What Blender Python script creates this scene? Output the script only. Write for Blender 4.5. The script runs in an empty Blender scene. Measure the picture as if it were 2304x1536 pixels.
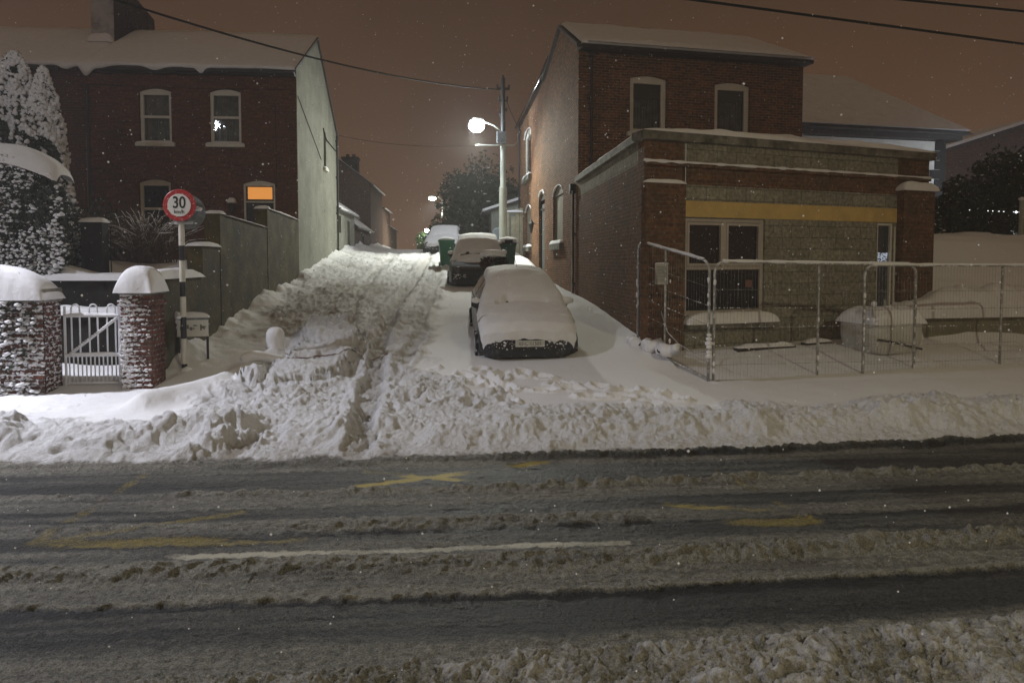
import bpy, bmesh, math, random
import numpy as np
from mathutils import Vector, Matrix

R = math.radians
random.seed(7)
rng = np.random.default_rng(11)
scene = bpy.context.scene
COL = scene.collection

# ------------------------------------------------------------------ camera
cam_d = bpy.data.cameras.new('camera')
cam = bpy.data.objects.new('camera', cam_d)
COL.objects.link(cam)
cam.location = (0, 0, 2.2)
cam_d.sensor_width = 36
cam_d.lens = 24
cam_d.shift_y = -108 / 2304
cam_d.clip_start = 0.05
cam_d.clip_end = 2000
cam.rotation_euler = (R(90) - math.atan(70 / 1536), 0, -R(4.66))
scene.camera = cam

# ------------------------------------------------------------------ night sky glow (world)
w = bpy.data.worlds.new('World')
scene.world = w
w.use_nodes = True
nt = w.node_tree
nt.nodes.clear()
tc = nt.nodes.new('ShaderNodeTexCoord')
sp = nt.nodes.new('ShaderNodeSeparateXYZ')
rp = nt.nodes.new('ShaderNodeValToRGB')
bg = nt.nodes.new('ShaderNodeBackground')
ow = nt.nodes.new('ShaderNodeOutputWorld')
nt.links.new(tc.outputs['Generated'], sp.inputs[0])
nt.links.new(sp.outputs['Z'], rp.inputs[0])
rp.color_ramp.elements[0].position = 0.0
rp.color_ramp.elements[0].color = (0.155, 0.080, 0.043, 1)
rp.color_ramp.elements[1].position = 1.0
rp.color_ramp.elements[1].color = (0.135, 0.100, 0.062, 1)
for ps_, cl_ in ((0.2, (0.088, 0.045, 0.0245)), (0.40, (0.048, 0.025, 0.0135)), (0.60, (0.090, 0.058, 0.036))):
    e_ = rp.color_ramp.elements.new(ps_); e_.color = (*cl_, 1)
# low cloud lit from below: uneven, brighter overhead
wn = nt.nodes.new('ShaderNodeTexNoise'); wn.inputs['Scale'].default_value = 2.2; wn.inputs['Detail'].default_value = 5
nt.links.new(tc.outputs['Generated'], wn.inputs['Vector'])
wr = nt.nodes.new('ShaderNodeMapRange'); wr.inputs[1].default_value = 0.3; wr.inputs[2].default_value = 0.7; wr.inputs[3].default_value = 0.82; wr.inputs[4].default_value = 1.2
nt.links.new(wn.outputs[0], wr.inputs[0]); nt.links.new(wr.outputs[0], bg.inputs[1])
nt.links.new(rp.outputs[0], bg.inputs[0])
nt.links.new(bg.outputs[0], ow.inputs[0])

scene.view_settings.view_transform = 'Standard'
scene.view_settings.look = 'None'
scene.view_settings.exposure = -0.12
scene.view_settings.gamma = 1.0
scene.cycles.max_bounces = 6
scene.cycles.diffuse_bounces = 3
scene.cycles.volume_bounces = 1
scene.cycles.sample_clamp_indirect = 3.0
scene.cycles.use_denoising = True

LAMP_LEFT_POWER = 7800.0
LAMP_NEAR_POWER = 2500.0
LAMP_LANE_POWER = 3000.0
LAMP_FAR_POWER = 1200.0
LAMP_RIGHT_POWER = 1100.0
HAZE_DENSITY = 0.0028

# ------------------------------------------------------------------ noise
_tab = np.random.default_rng(3).random(65536)
def _h(ix, iy, seed):
    return _tab[((ix * 7349 + iy * 9151 + seed * 3571) ^ (ix * iy * 13 + iy * 57)) & 65535]
def vnoise(x, y, seed=0):
    x = np.asarray(x, float); y = np.asarray(y, float)
    ix = np.floor(x).astype(np.int64); iy = np.floor(y).astype(np.int64)
    fx = x - ix; fy = y - iy
    fx = fx * fx * fx * (fx * (fx * 6 - 15) + 10); fy = fy * fy * fy * (fy * (fy * 6 - 15) + 10)
    a = _h(ix, iy, seed); b = _h(ix + 1, iy, seed); c = _h(ix, iy + 1, seed); d = _h(ix + 1, iy + 1, seed)
    return (a * (1 - fx) + b * fx) * (1 - fy) + (c * (1 - fx) + d * fx) * fy
def fbm(x, y, f=1.0, o=4, seed=0, gain=0.5):
    s = 0; a = 1; t = 0
    for i in range(o):
        # rotate each octave so that no lattice direction shows
        ca, sa = math.cos(0.9 * i + seed), math.sin(0.9 * i + seed)
        s = s + a * vnoise((x * ca - y * sa) * f + 13.7 * i, (x * sa + y * ca) * f + 5.1 * i, seed + i)
        t += a; a *= gain; f *= 2.03
    return s / t
def billow(x, y, f=1.0, o=3, seed=0, gain=0.5):
    s = 0; a = 1; t = 0
    for i in range(o):
        ca, sa = math.cos(0.7 * i + seed), math.sin(0.7 * i + seed)
        n = vnoise((x * ca - y * sa) * f + 3.3 * i, (x * sa + y * ca) * f + 9.2 * i, seed + 20 + i)
        s = s + a * np.minimum(1.0, 1.9 * np.sqrt((2 * n - 1) ** 2 + 0.004)) ; t += a; a *= gain; f *= 2.1
    return s / t
def sstep(a, b, x):
    t = np.clip((x - a) / (b - a), 0, 1)
    return t * t * (3 - 2 * t)

# ------------------------------------------------------------------ materials
def pmat(name, color, rough=0.8, metal=0.0, bump=0.0, bscale=40.0, var=0.0, vscale=3.0, spec=None, dirt=None, dscale=1.5, dlo=0.45, dhi=0.7):
    m = bpy.data.materials.new(name); m.use_nodes = True
    t = m.node_tree; b = t.nodes['Principled BSDF']
    b.inputs['Base Color'].default_value = (*color, 1)
    b.inputs['Roughness'].default_value = rough
    b.inputs['Metallic'].default_value = metal
    b.inputs['Specular IOR Level'].default_value = spec if spec is not None else (0.2 if rough > 0.55 else 0.5)
    tcn = t.nodes.new('ShaderNodeTexCoord')
    out = None
    if var > 0:
        n = t.nodes.new('ShaderNodeTexNoise'); n.inputs['Scale'].default_value = vscale; n.inputs['Detail'].default_value = 6
        t.links.new(tcn.outputs['Object'], n.inputs['Vector'])
        r = t.nodes.new('ShaderNodeMapRange'); r.inputs[1].default_value = 0.3; r.inputs[2].default_value = 0.7
        r.inputs[3].default_value = 1 - var; r.inputs[4].default_value = 1 + var
        t.links.new(n.outputs[0], r.inputs[0])
        mx = t.nodes.new('ShaderNodeMix'); mx.data_type = 'RGBA'; mx.blend_type = 'MULTIPLY'; mx.inputs[0].default_value = 1
        mx.inputs[6].default_value = (*color, 1)
        t.links.new(r.outputs[0], mx.inputs[7])
        out = mx.outputs[2]
    if dirt is not None:
        n = t.nodes.new('ShaderNodeTexNoise'); n.inputs['Scale'].default_value = dscale; n.inputs['Detail'].default_value = 8; n.inputs['Roughness'].default_value = 0.65
        t.links.new(tcn.outputs['Object'], n.inputs['Vector'])
        r = t.nodes.new('ShaderNodeMapRange'); r.inputs[1].default_value = dlo; r.inputs[2].default_value = dhi
        t.links.new(n.outputs[0], r.inputs[0])
        mx = t.nodes.new('ShaderNodeMix'); mx.data_type = 'RGBA'
        t.links.new(r.outputs[0], mx.inputs[0])
        if out: t.links.new(out, mx.inputs[6])
        else: mx.inputs[6].default_value = (*color, 1)
        mx.inputs[7].default_value = (*dirt, 1)
        out = mx.outputs[2]
    if out: t.links.new(out, b.inputs['Base Color'])
    if bump > 0:
        n = t.nodes.new('ShaderNodeTexNoise'); n.inputs['Scale'].default_value = bscale; n.inputs['Detail'].default_value = 5
        t.links.new(tcn.outputs['Object'], n.inputs['Vector'])
        bn = t.nodes.new('ShaderNodeBump'); bn.inputs['Strength'].default_value = 1.0; bn.inputs['Distance'].default_value = bump
        t.links.new(n.outputs[0], bn.inputs['Height']); t.links.new(bn.outputs[0], b.inputs['Normal'])
    return m

def brick_mat(name, c1, c2, mortar, bw=0.225, rh=0.075, ms=0.012, snow=0.0, snowscale=9.0, grime=(0.05, 0.045, 0.03), snow_fade=None, gr=0.55, bump=0.008, off=0.5):
    """brick / block wall; coordinates are metres along the wall and height"""
    m = bpy.data.materials.new(name); m.use_nodes = True
    t = m.node_tree; b = t.nodes['Principled BSDF']; L = t.links.new
    tcn = t.nodes.new('ShaderNodeTexCoord'); s = t.nodes.new('ShaderNodeSeparateXYZ'); L(tcn.outputs['Object'], s.inputs[0])
    ad = t.nodes.new('ShaderNodeMath'); ad.operation = 'ADD'; L(s.outputs[0], ad.inputs[0]); L(s.outputs[1], ad.inputs[1])
    cb = t.nodes.new('ShaderNodeCombineXYZ'); L(ad.outputs[0], cb.inputs[0]); L(s.outputs[2], cb.inputs[1])
    # slightly wandering courses
    wn = t.nodes.new('ShaderNodeTexNoise'); wn.inputs['Scale'].default_value = 1.7; L(tcn.outputs['Object'], wn.inputs['Vector'])
    wv = t.nodes.new('ShaderNodeVectorMath'); wv.operation = 'MULTIPLY_ADD'; wv.inputs[1].default_value = (0.02, 0.03, 0)
    L(wn.outputs[1], wv.inputs[0]); L(cb.outputs[0], wv.inputs[2])
    br = t.nodes.new('ShaderNodeTexBrick'); L(wv.outputs[0], br.inputs['Vector'])
    br.inputs['Scale'].default_value = 1; br.inputs['Brick Width'].default_value = bw; br.inputs['Row Height'].default_value = rh
    br.inputs['Mortar Size'].default_value = ms; br.inputs['Mortar Smooth'].default_value = 0.3; br.inputs['Bias'].default_value = 0.0
    br.inputs['Color1'].default_value = (*c1, 1); br.inputs['Color2'].default_value = (*c2, 1); br.inputs['Mortar'].default_value = (*mortar, 1)
    br.offset = off
    n = t.nodes.new('ShaderNodeTexNoise'); n.inputs['Scale'].default_value = 1.3; n.inputs['Detail'].default_value = 8; n.inputs['Roughness'].default_value = 0.7
    L(tcn.outputs['Object'], n.inputs['Vector'])
    r = t.nodes.new('ShaderNodeMapRange'); r.inputs[1].default_value = 0.42; r.inputs[2].default_value = 0.72; r.inputs[3].default_value = 0; r.inputs[4].default_value = gr
    L(n.outputs[0], r.inputs[0])
    mx = t.nodes.new('ShaderNodeMix'); mx.data_type = 'RGBA'; L(r.outputs[0], mx.inputs[0]); L(br.outputs[0], mx.inputs[6]); mx.inputs[7].default_value = (*grime, 1)
    n2 = t.nodes.new('ShaderNodeTexNoise'); n2.inputs['Scale'].default_value = 14; n2.inputs['Detail'].default_value = 6; L(tcn.outputs['Object'], n2.inputs['Vector'])
    r2 = t.nodes.new('ShaderNodeMapRange'); r2.inputs[1].default_value = 0.3; r2.inputs[2].default_value = 0.7; r2.inputs[3].default_value = 0.6; r2.inputs[4].default_value = 1.4
    L(n2.outputs[0], r2.inputs[0])
    m2 = t.nodes.new('ShaderNodeMix'); m2.data_type = 'RGBA'; m2.blend_type = 'MULTIPLY'; m2.inputs[0].default_value = 1
    L(mx.outputs[2], m2.inputs[6]); L(r2.outputs[0], m2.inputs[7])
    col = m2.outputs[2]
    bh = t.nodes.new('ShaderNodeMath'); bh.operation = 'MULTIPLY_ADD'; L(br.outputs['Fac'], bh.inputs[0]); bh.inputs[1].default_value = -1
    L(n2.outputs[0], bh.inputs[2])
    bn = t.nodes.new('ShaderNodeBump'); bn.inputs['Distance'].default_value = bump; bn.inputs['Strength'].default_value = 0.9
    hgt = bh.outputs[0]
    if snow > 0:
        ns = t.nodes.new('ShaderNodeTexNoise'); ns.inputs['Scale'].default_value = snowscale; ns.inputs['Detail'].default_value = 7; ns.inputs['Roughness'].default_value = 0.62
        mp = t.nodes.new('ShaderNodeMapping'); mp.inputs['Scale'].default_value = (0.75, 0.75, 1.7); L(tcn.outputs['Object'], mp.inputs['Vector']); L(mp.outputs[0], ns.inputs['Vector'])
        th = 0.0
        src = ns.outputs[0]
        if snow_fade:   # wind-driven snow thins out along the wall: (axis, from, to, amount)
            ax, a0, a1, amt = snow_fade
            fr = t.nodes.new('ShaderNodeMapRange'); fr.inputs[1].default_value = a0; fr.inputs[2].default_value = a1; fr.inputs[3].default_value = 0; fr.inputs[4].default_value = amt
            L(s.outputs[ax], fr.inputs[0])
            sb = t.nodes.new('ShaderNodeMath'); sb.operation = 'SUBTRACT'; L(src, sb.inputs[0]); L(fr.outputs[0], sb.inputs[1]); src = sb.outputs[0]
        # snow sits on the mortar ledges first
        ml = t.nodes.new('ShaderNodeMath'); ml.operation = 'MULTIPLY_ADD'; L(br.outputs['Fac'], ml.inputs[0]); ml.inputs[1].default_value = 0.07; L(src, ml.inputs[2])
        rs = t.nodes.new('ShaderNodeMapRange'); rs.inputs[1].default_value = 1 - snow; rs.inputs[2].default_value = 1 - snow + 0.05
        L(ml.outputs[0], rs.inputs[0])
        m3 = t.nodes.new('ShaderNodeMix'); m3.data_type = 'RGBA'; L(rs.outputs[0], m3.inputs[0]); L(col, m3.inputs[6]); m3.inputs[7].default_value = (0.78, 0.78, 0.8, 1)
        col = m3.outputs[2]
        ah = t.nodes.new('ShaderNodeMath'); ah.operation = 'MULTIPLY_ADD'; L(rs.outputs[0], ah.inputs[0]); ah.inputs[1].default_value = 2.5; L(hgt, ah.inputs[2]); hgt = ah.outputs[0]
    L(hgt, bn.inputs['Height']); L(bn.outputs[0], b.inputs['Normal'])
    L(col, b.inputs['Base Color'])
    b.inputs['Roughness'].default_value = 0.85
    b.inputs['Specular IOR Level'].default_value = 0.04
    return m

def glass_mat(name, tint=(0.75, 0.8, 0.8)):
    m = bpy.data.materials.new(name); m.use_nodes = True
    t = m.node_tree; t.nodes.clear(); L = t.links.new
    o = t.nodes.new('ShaderNodeOutputMaterial'); tr = t.nodes.new('ShaderNodeBsdfTransparent'); tr.inputs[0].default_value = (*tint, 1)
    gl = t.nodes.new('ShaderNodeBsdfGlossy'); gl.inputs['Roughness'].default_value = 0.03
    fr = t.nodes.new('ShaderNodeFresnel'); fr.inputs[0].default_value = 1.5
    nz = t.nodes.new('ShaderNodeTexNoise'); nz.inputs['Scale'].default_value = 3
    tcn = t.nodes.new('ShaderNodeTexCoord'); L(tcn.outputs['Object'], nz.inputs['Vector'])
    bn = t.nodes.new('ShaderNodeBump'); bn.inputs['Distance'].default_value = 0.004; L(nz.outputs[0], bn.inputs['Height']); L(bn.outputs[0], gl.inputs['Normal'])
    mx = t.nodes.new('ShaderNodeMixShader'); L(fr.outputs[0], mx.inputs[0]); L(tr.outputs[0], mx.inputs[1]); L(gl.outputs[0], mx.inputs[2]); L(mx.outputs[0], o.inputs[0])
    return m

def emit_mat(name, color, strength):
    m = bpy.data.materials.new(name); m.use_nodes = True
    b = m.node_tree.nodes['Principled BSDF']
    b.inputs['Base Color'].default_value = (*color, 1)
    b.inputs['Emission Color'].default_value = (*color, 1)
    b.inputs['Emission Strength'].default_value = strength
    return m

def snow_mat(name, color=(0.80, 0.80, 0.815), bump=0.012, bscale=30.0, dirty=None):
    m = pmat(name, color, rough=0.75, bump=bump, bscale=bscale, var=0.04, vscale=5, spec=0.25, dirt=dirty, dscale=2.5, dlo=0.55, dhi=0.75)
    return m

def terrain_mat():
    m = bpy.data.materials.new('snow_slush_and_asphalt'); m.use_nodes = True
    t = m.node_tree; b = t.nodes['Principled BSDF']; L = t.links.new
    tcn = t.nodes.new('ShaderNodeTexCoord')
    def attr(n):
        a = t.nodes.new('ShaderNodeAttribute'); a.attribute_name = n; return a.outputs['Fac']
    def noise(sc, det=6, ro=0.6):
        n = t.nodes.new('ShaderNodeTexNoise'); n.inputs['Scale'].default_value = sc; n.inputs['Detail'].default_value = det; n.inputs['Roughness'].default_value = ro
        L(tcn.outputs['Object'], n.inputs['Vector']); return n.outputs[0]
    def math_(op, a, c, d=None):
        n = t.nodes.new('ShaderNodeMath'); n.operation = op
        for i, v in enumerate((a, c, d)):
            if v is None: continue
            if isinstance(v, (int, float)): n.inputs[i].default_value = v
            else: L(v, n.inputs[i])
        return n.outputs[0]
    def mrange(v, a, c, x0=0.0, x1=1.0):
        n = t.nodes.new('ShaderNodeMapRange'); n.inputs[1].default_value = a; n.inputs[2].default_value = c; n.inputs[3].default_value = x0; n.inputs[4].default_value = x1
        L(v, n.inputs[0]); return n.outputs[0]
    def mix(f, a, c):
        n = t.nodes.new('ShaderNodeMix'); n.data_type = 'RGBA'
        L(f, n.inputs[0])
        for i, v in ((6, a), (7, c)):
            if isinstance(v, tuple): n.inputs[i].default_value = (*v, 1)
            else: L(v, n.inputs[i])
        return n.outputs[2]
    fine = noise(95, 4, 0.7); mid = noise(22, 6, 0.65)
    grit = math_('MULTIPLY_ADD', fine, 0.6, math_('MULTIPLY', mid, 0.4))
    # cover: 0 bare wet asphalt .. 1 slush ; broken up by the grit
    cov = mrange(math_('ADD', attr('cover'), math_('MULTIPLY_ADD', grit, 1.0, -0.5)), 0.2, 0.9)
    asph = mix(mrange(fine, 0.40, 0.66), (0.009, 0.0095, 0.0105), (0.062, 0.062, 0.062))
    asph = mix(mrange(math_('ADD', attr('yellow'), math_('MULTIPLY_ADD', grit, 1.7, -0.85)), 0.28, 0.85, 0.0, 0.9), asph, (0.42, 0.32, 0.06))
    asph = mix(mrange(math_('ADD', attr('white'), math_('MULTIPLY_ADD', grit, 1.5, -0.78)), 0.35, 0.85), asph, (0.50, 0.47, 0.37))
    slush = mix(mrange(grit, 0.38, 0.62), (0.085, 0.080, 0.066), (0.36, 0.345, 0.29))
    road = mix(cov, asph, slush)
    spk = math_('MULTIPLY', mrange(grit, 0.52, 0.40), math_('MULTIPLY', attr('rough'), 0.30))
    snow = mix(mrange(math_('ADD', attr('dirt'), spk), 0, 1), (0.80, 0.80, 0.81), (0.30, 0.265, 0.215))
    sw = mrange(math_('ADD', attr('snow'), math_('MULTIPLY_ADD', mid, 0.5, -0.25)), 0.25, 0.75)
    col = mix(sw, road, snow)
    L(col, b.inputs['Base Color'])
    wet = math_('MULTIPLY', math_('SUBTRACT', 1.0, cov), math_('SUBTRACT', 1.0, sw))
    L(mrange(wet, 0, 1, 0.8, 0.42), b.inputs['Roughness'])
    b.inputs['Specular IOR Level'].default_value = 0.22
    bn = t.nodes.new('ShaderNodeBump'); bn.inputs['Distance'].default_value = 0.022; bn.inputs['Strength'].default_value = 1.0
    hg = math_('MULTIPLY', math_('MULTIPLY_ADD', fine, 0.8, math_('MULTIPLY', mid, 1.4)), math_('ADD', attr('rough'), 0.12))
    L(hg, bn.inputs['Height']); L(bn.outputs[0], b.inputs['Normal'])
    return m

M = {}
M['snow'] = snow_mat('snow')
M['snow_smooth'] = snow_mat('smooth_snow', bump=0.006, bscale=14)
M['brick_left'] = brick_mat('dark_red_brick', (0.190, 0.062, 0.026), (0.105, 0.036, 0.018), (0.100, 0.066, 0.042), snow=0.27, snowscale=7)
M['brick_right'] = brick_mat('brown_red_brick', (0.25, 0.105, 0.050), (0.11, 0.048, 0.028), (0.24, 0.19, 0.13), snow=0.25, snowscale=11)
M['brick_ext'] = brick_mat('weathered_brick', (0.205, 0.088, 0.044), (0.115, 0.054, 0.030), (0.155, 0.115, 0.075), snow=0.25, snowscale=8, grime=(0.075, 0.07, 0.045), gr=0.75)
M['brick_gate'] = brick_mat('snow_blasted_brick', (0.17, 0.055, 0.038), (0.09, 0.034, 0.028), (0.14, 0.11, 0.09), snow=0.54, snowscale=17, snow_fade=(0, 0.10, 0.42, 0.18))
M['brick_gatewall'] = brick_mat('snow_blasted_old_brick', (0.15, 0.055, 0.038), (0.08, 0.034, 0.028), (0.12, 0.10, 0.085), snow=0.47, snowscale=15, snow_fade=(0, -0.35, -1.3, 0.05), grime=(0.03, 0.04, 0.025))
M['block'] = brick_mat('grey_concrete_block', (0.30, 0.28, 0.215), (0.225, 0.21, 0.16), (0.16, 0.15, 0.115), bw=0.45, rh=0.225, ms=0.009, grime=(0.095, 0.095, 0.06), gr=0.45, bump=0.005, snow=0.24, snowscale=9)
M['concrete'] = pmat('weathered_concrete_coping', (0.20, 0.185, 0.15), bump=0.006, bscale=25, var=0.3, vscale=6, dirt=(0.05, 0.05, 0.035), dscale=4)
M['render_pale'] = pmat('pale_green_grey_render', (0.25, 0.252, 0.205), bump=0.004, bscale=35, var=0.12, vscale=1.6, dirt=(0.165, 0.165, 0.13), dscale=1.1)
M['render_white'] = pmat('white_painted_render', (0.62, 0.62, 0.58), bump=0.003, bscale=40, var=0.08, vscale=2)
M['render_mossy'] = pmat('mossy_buff_render', (0.095, 0.074, 0.030), bump=0.02, bscale=14, var=0.45, vscale=2.3, dirt=(0.032, 0.030, 0.011), dscale=1.7, dlo=.4, dhi=.65)
M['white_paint'] = pmat('white_painted_wood', (0.66, 0.64, 0.56), rough=0.5, bump=0.001, bscale=30, var=0.07, vscale=7)
M['white_metal'] = pmat('white_painted_iron', (0.7, 0.7, 0.72), rough=0.5, bump=0.004, bscale=60, var=0.05)
M['black_paint'] = pmat('black_paint', (0.013, 0.015, 0.016), rough=0.45, bump=0.002, bscale=60, var=0.2)
M['dark_door'] = pmat('dark_green_black_door', (0.014, 0.017, 0.015), rough=0.4, var=0.2)
M['iron_dark'] = pmat('dark_cast_iron', (0.022, 0.021, 0.021), rough=0.55, var=0.3, bump=0.003)
M['galv'] = pmat('galvanised_tube', (0.33, 0.33, 0.31), rough=0.5, metal=0.35, var=0.25, vscale=9, dirt=(0.72, 0.72, 0.72), dscale=11, dlo=0.5, dhi=0.6)
M['wire'] = pmat('frosted_mesh_wire', (0.20, 0.19, 0.17), rough=0.6, metal=0.2, dirt=(0.7, 0.7, 0.7), dscale=6, dlo=0.52, dhi=0.62)
M['pole'] = pmat('grey_painted_steel_pole', (0.36, 0.38, 0.33), rough=0.5, var=0.1, bump=0.002)
M['pole_backlit'] = pmat('backlit_pole_shade', (0.06, 0.06, 0.058), rough=0.8, var=0.2)  # upper pole: backlit shade above the lamp put into the colour
M['wood_dark'] = pmat('dark_wet_wood', (0.045, 0.035, 0.028), bump=0.006, bscale=18, var=0.35, vscale=4)
M['wood_pale'] = pmat('pale_timber_boards', (0.40, 0.37, 0.26), bump=0.004, bscale=18, var=0.2, vscale=5)
M['slate'] = pmat('wet_slate', (0.05, 0.048, 0.05), rough=0.5, var=0.3, bump=0.01, bscale=9)
M['yellow'] = pmat('yellow_painted_lintel', (0.60, 0.42, 0.145), rough=0.6, var=0.1, vscale=3, bump=0.002, dirt=(0.46, 0.32, 0.12), dscale=2.0)
M['glass'] = glass_mat('window_glass')
M['curtain'] = pmat('grey_net_curtain', (0.22, 0.215, 0.20), rough=0.9, var=0.25, vscale=6)
M['blind'] = pmat('grey_roller_blind', (0.15, 0.145, 0.13), rough=0.9, var=0.08)
M['dark_room'] = pmat('unlit_room', (0.018, 0.017, 0.016), rough=0.95, var=0.3, vscale=2)
M['transom'] = emit_mat('lit_hall_transom', (1.0, 0.40, 0.085), 0.62)
M['car_navy'] = pmat('navy_car_paint', (0.012, 0.014, 0.024), rough=0.28, var=0.1, dirt=(0.55, 0.55, 0.57), dscale=22, dlo=0.60, dhi=0.70)
M['car_black'] = pmat('black_car_paint', (0.012, 0.013, 0.014), rough=0.28, dirt=(0.5, 0.5, 0.5), dscale=16, dlo=0.62, dhi=0.74)
M['plastic'] = pmat('black_plastic', (0.014, 0.014, 0.015), rough=0.5, dirt=(0.5, 0.5, 0.52), dscale=20, dlo=0.6, dhi=0.72)
M['tyre'] = pmat('tyre_rubber', (0.018, 0.018, 0.018), rough=0.85, bump=0.004, dirt=(0.6, 0.6, 0.6), dscale=14, dlo=0.52, dhi=0.66)
M['alloy'] = pmat('alloy_wheel', (0.4, 0.4, 0.41), rough=0.4, metal=0.6, var=0.2)
M['car_glass'] = pmat('dark_car_glass', (0.012, 0.013, 0.015), rough=0.08, dirt=(0.6, 0.6, 0.62), dscale=9, dlo=0.55, dhi=0.68)
M['lens'] = pmat('headlamp_lens', (0.05, 0.052, 0.055), rough=0.12, var=0.3, vscale=20)
M['plate'] = pmat('number_plate_snow_dusted', (0.52, 0.52, 0.47), rough=0.5, dirt=(0.74, 0.74, 0.74), dscale=16, dlo=0.5, dhi=0.6)
M['plate_text'] = pmat('faded_plate_lettering', (0.10, 0.10, 0.10), rough=0.5, var=0.3, vscale=40)
M['sign_red'] = pmat('red_sign_band', (0.42, 0.025, 0.025), rough=0.4, dirt=(0.62, 0.5, 0.5), dscale=26, dlo=0.58, dhi=0.68)
M['sign_white'] = pmat('white_sign_face', (0.70, 0.69, 0.64), rough=0.4, var=0.04)
M['sign_back'] = pmat('grey_sign_back', (0.13, 0.15, 0.155), rough=0.5, var=0.2, dirt=(0.3, 0.32, 0.33), dscale=7)
M['bin_green'] = pmat('green_wheelie_bin_plastic', (0.020, 0.115, 0.060), rough=0.45, var=0.15)
M['tarp'] = pmat('pale_blue_tarpaulin', (0.45, 0.52, 0.56), rough=0.5, bump=0.02, bscale=7, var=0.15)
M['sack'] = pmat('white_woven_bulk_bag', (0.50, 0.49, 0.45), rough=0.8, bump=0.012, bscale=14, var=0.15)
M['strap'] = pmat('dark_strap', (0.06, 0.055, 0.05), rough=0.8)
M['paper'] = pmat('wet_paper_notice', (0.50, 0.49, 0.44), rough=0.7, var=0.06)
M['ink'] = pmat('grey_print', (0.20, 0.20, 0.19), rough=0.7)
M['cable'] = pmat('black_cable', (0.010, 0.010, 0.010), rough=0.7)
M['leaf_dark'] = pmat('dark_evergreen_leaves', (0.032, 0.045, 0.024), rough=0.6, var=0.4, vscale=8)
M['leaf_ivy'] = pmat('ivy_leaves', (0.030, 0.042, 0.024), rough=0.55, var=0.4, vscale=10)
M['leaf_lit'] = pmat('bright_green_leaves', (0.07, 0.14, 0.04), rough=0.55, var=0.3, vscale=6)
M['twig'] = pmat('bare_twigs', (0.125, 0.085, 0.055), rough=0.85, var=0.3, vscale=9)
M['bark'] = pmat('dark_bark', (0.05, 0.04, 0.032), rough=0.9, bump=0.01, bscale=15)
M['berry'] = pmat('dark_red_leaves', (0.16, 0.025, 0.03), rough=0.6, var=0.3, vscale=20)
M['terrain'] = terrain_mat()
M['garden_dark'] = pmat('dark_stone_retaining_wall', (0.018, 0.017, 0.014), bump=0.02, bscale=9, var=0.4, vscale=5)
M['wall_olive'] = pmat('olive_stained_render', (0.26, 0.245, 0.165), bump=0.008, bscale=12, var=0.2, vscale=1.5, dirt=(0.16, 0.155, 0.10), dscale=1.2)

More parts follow.
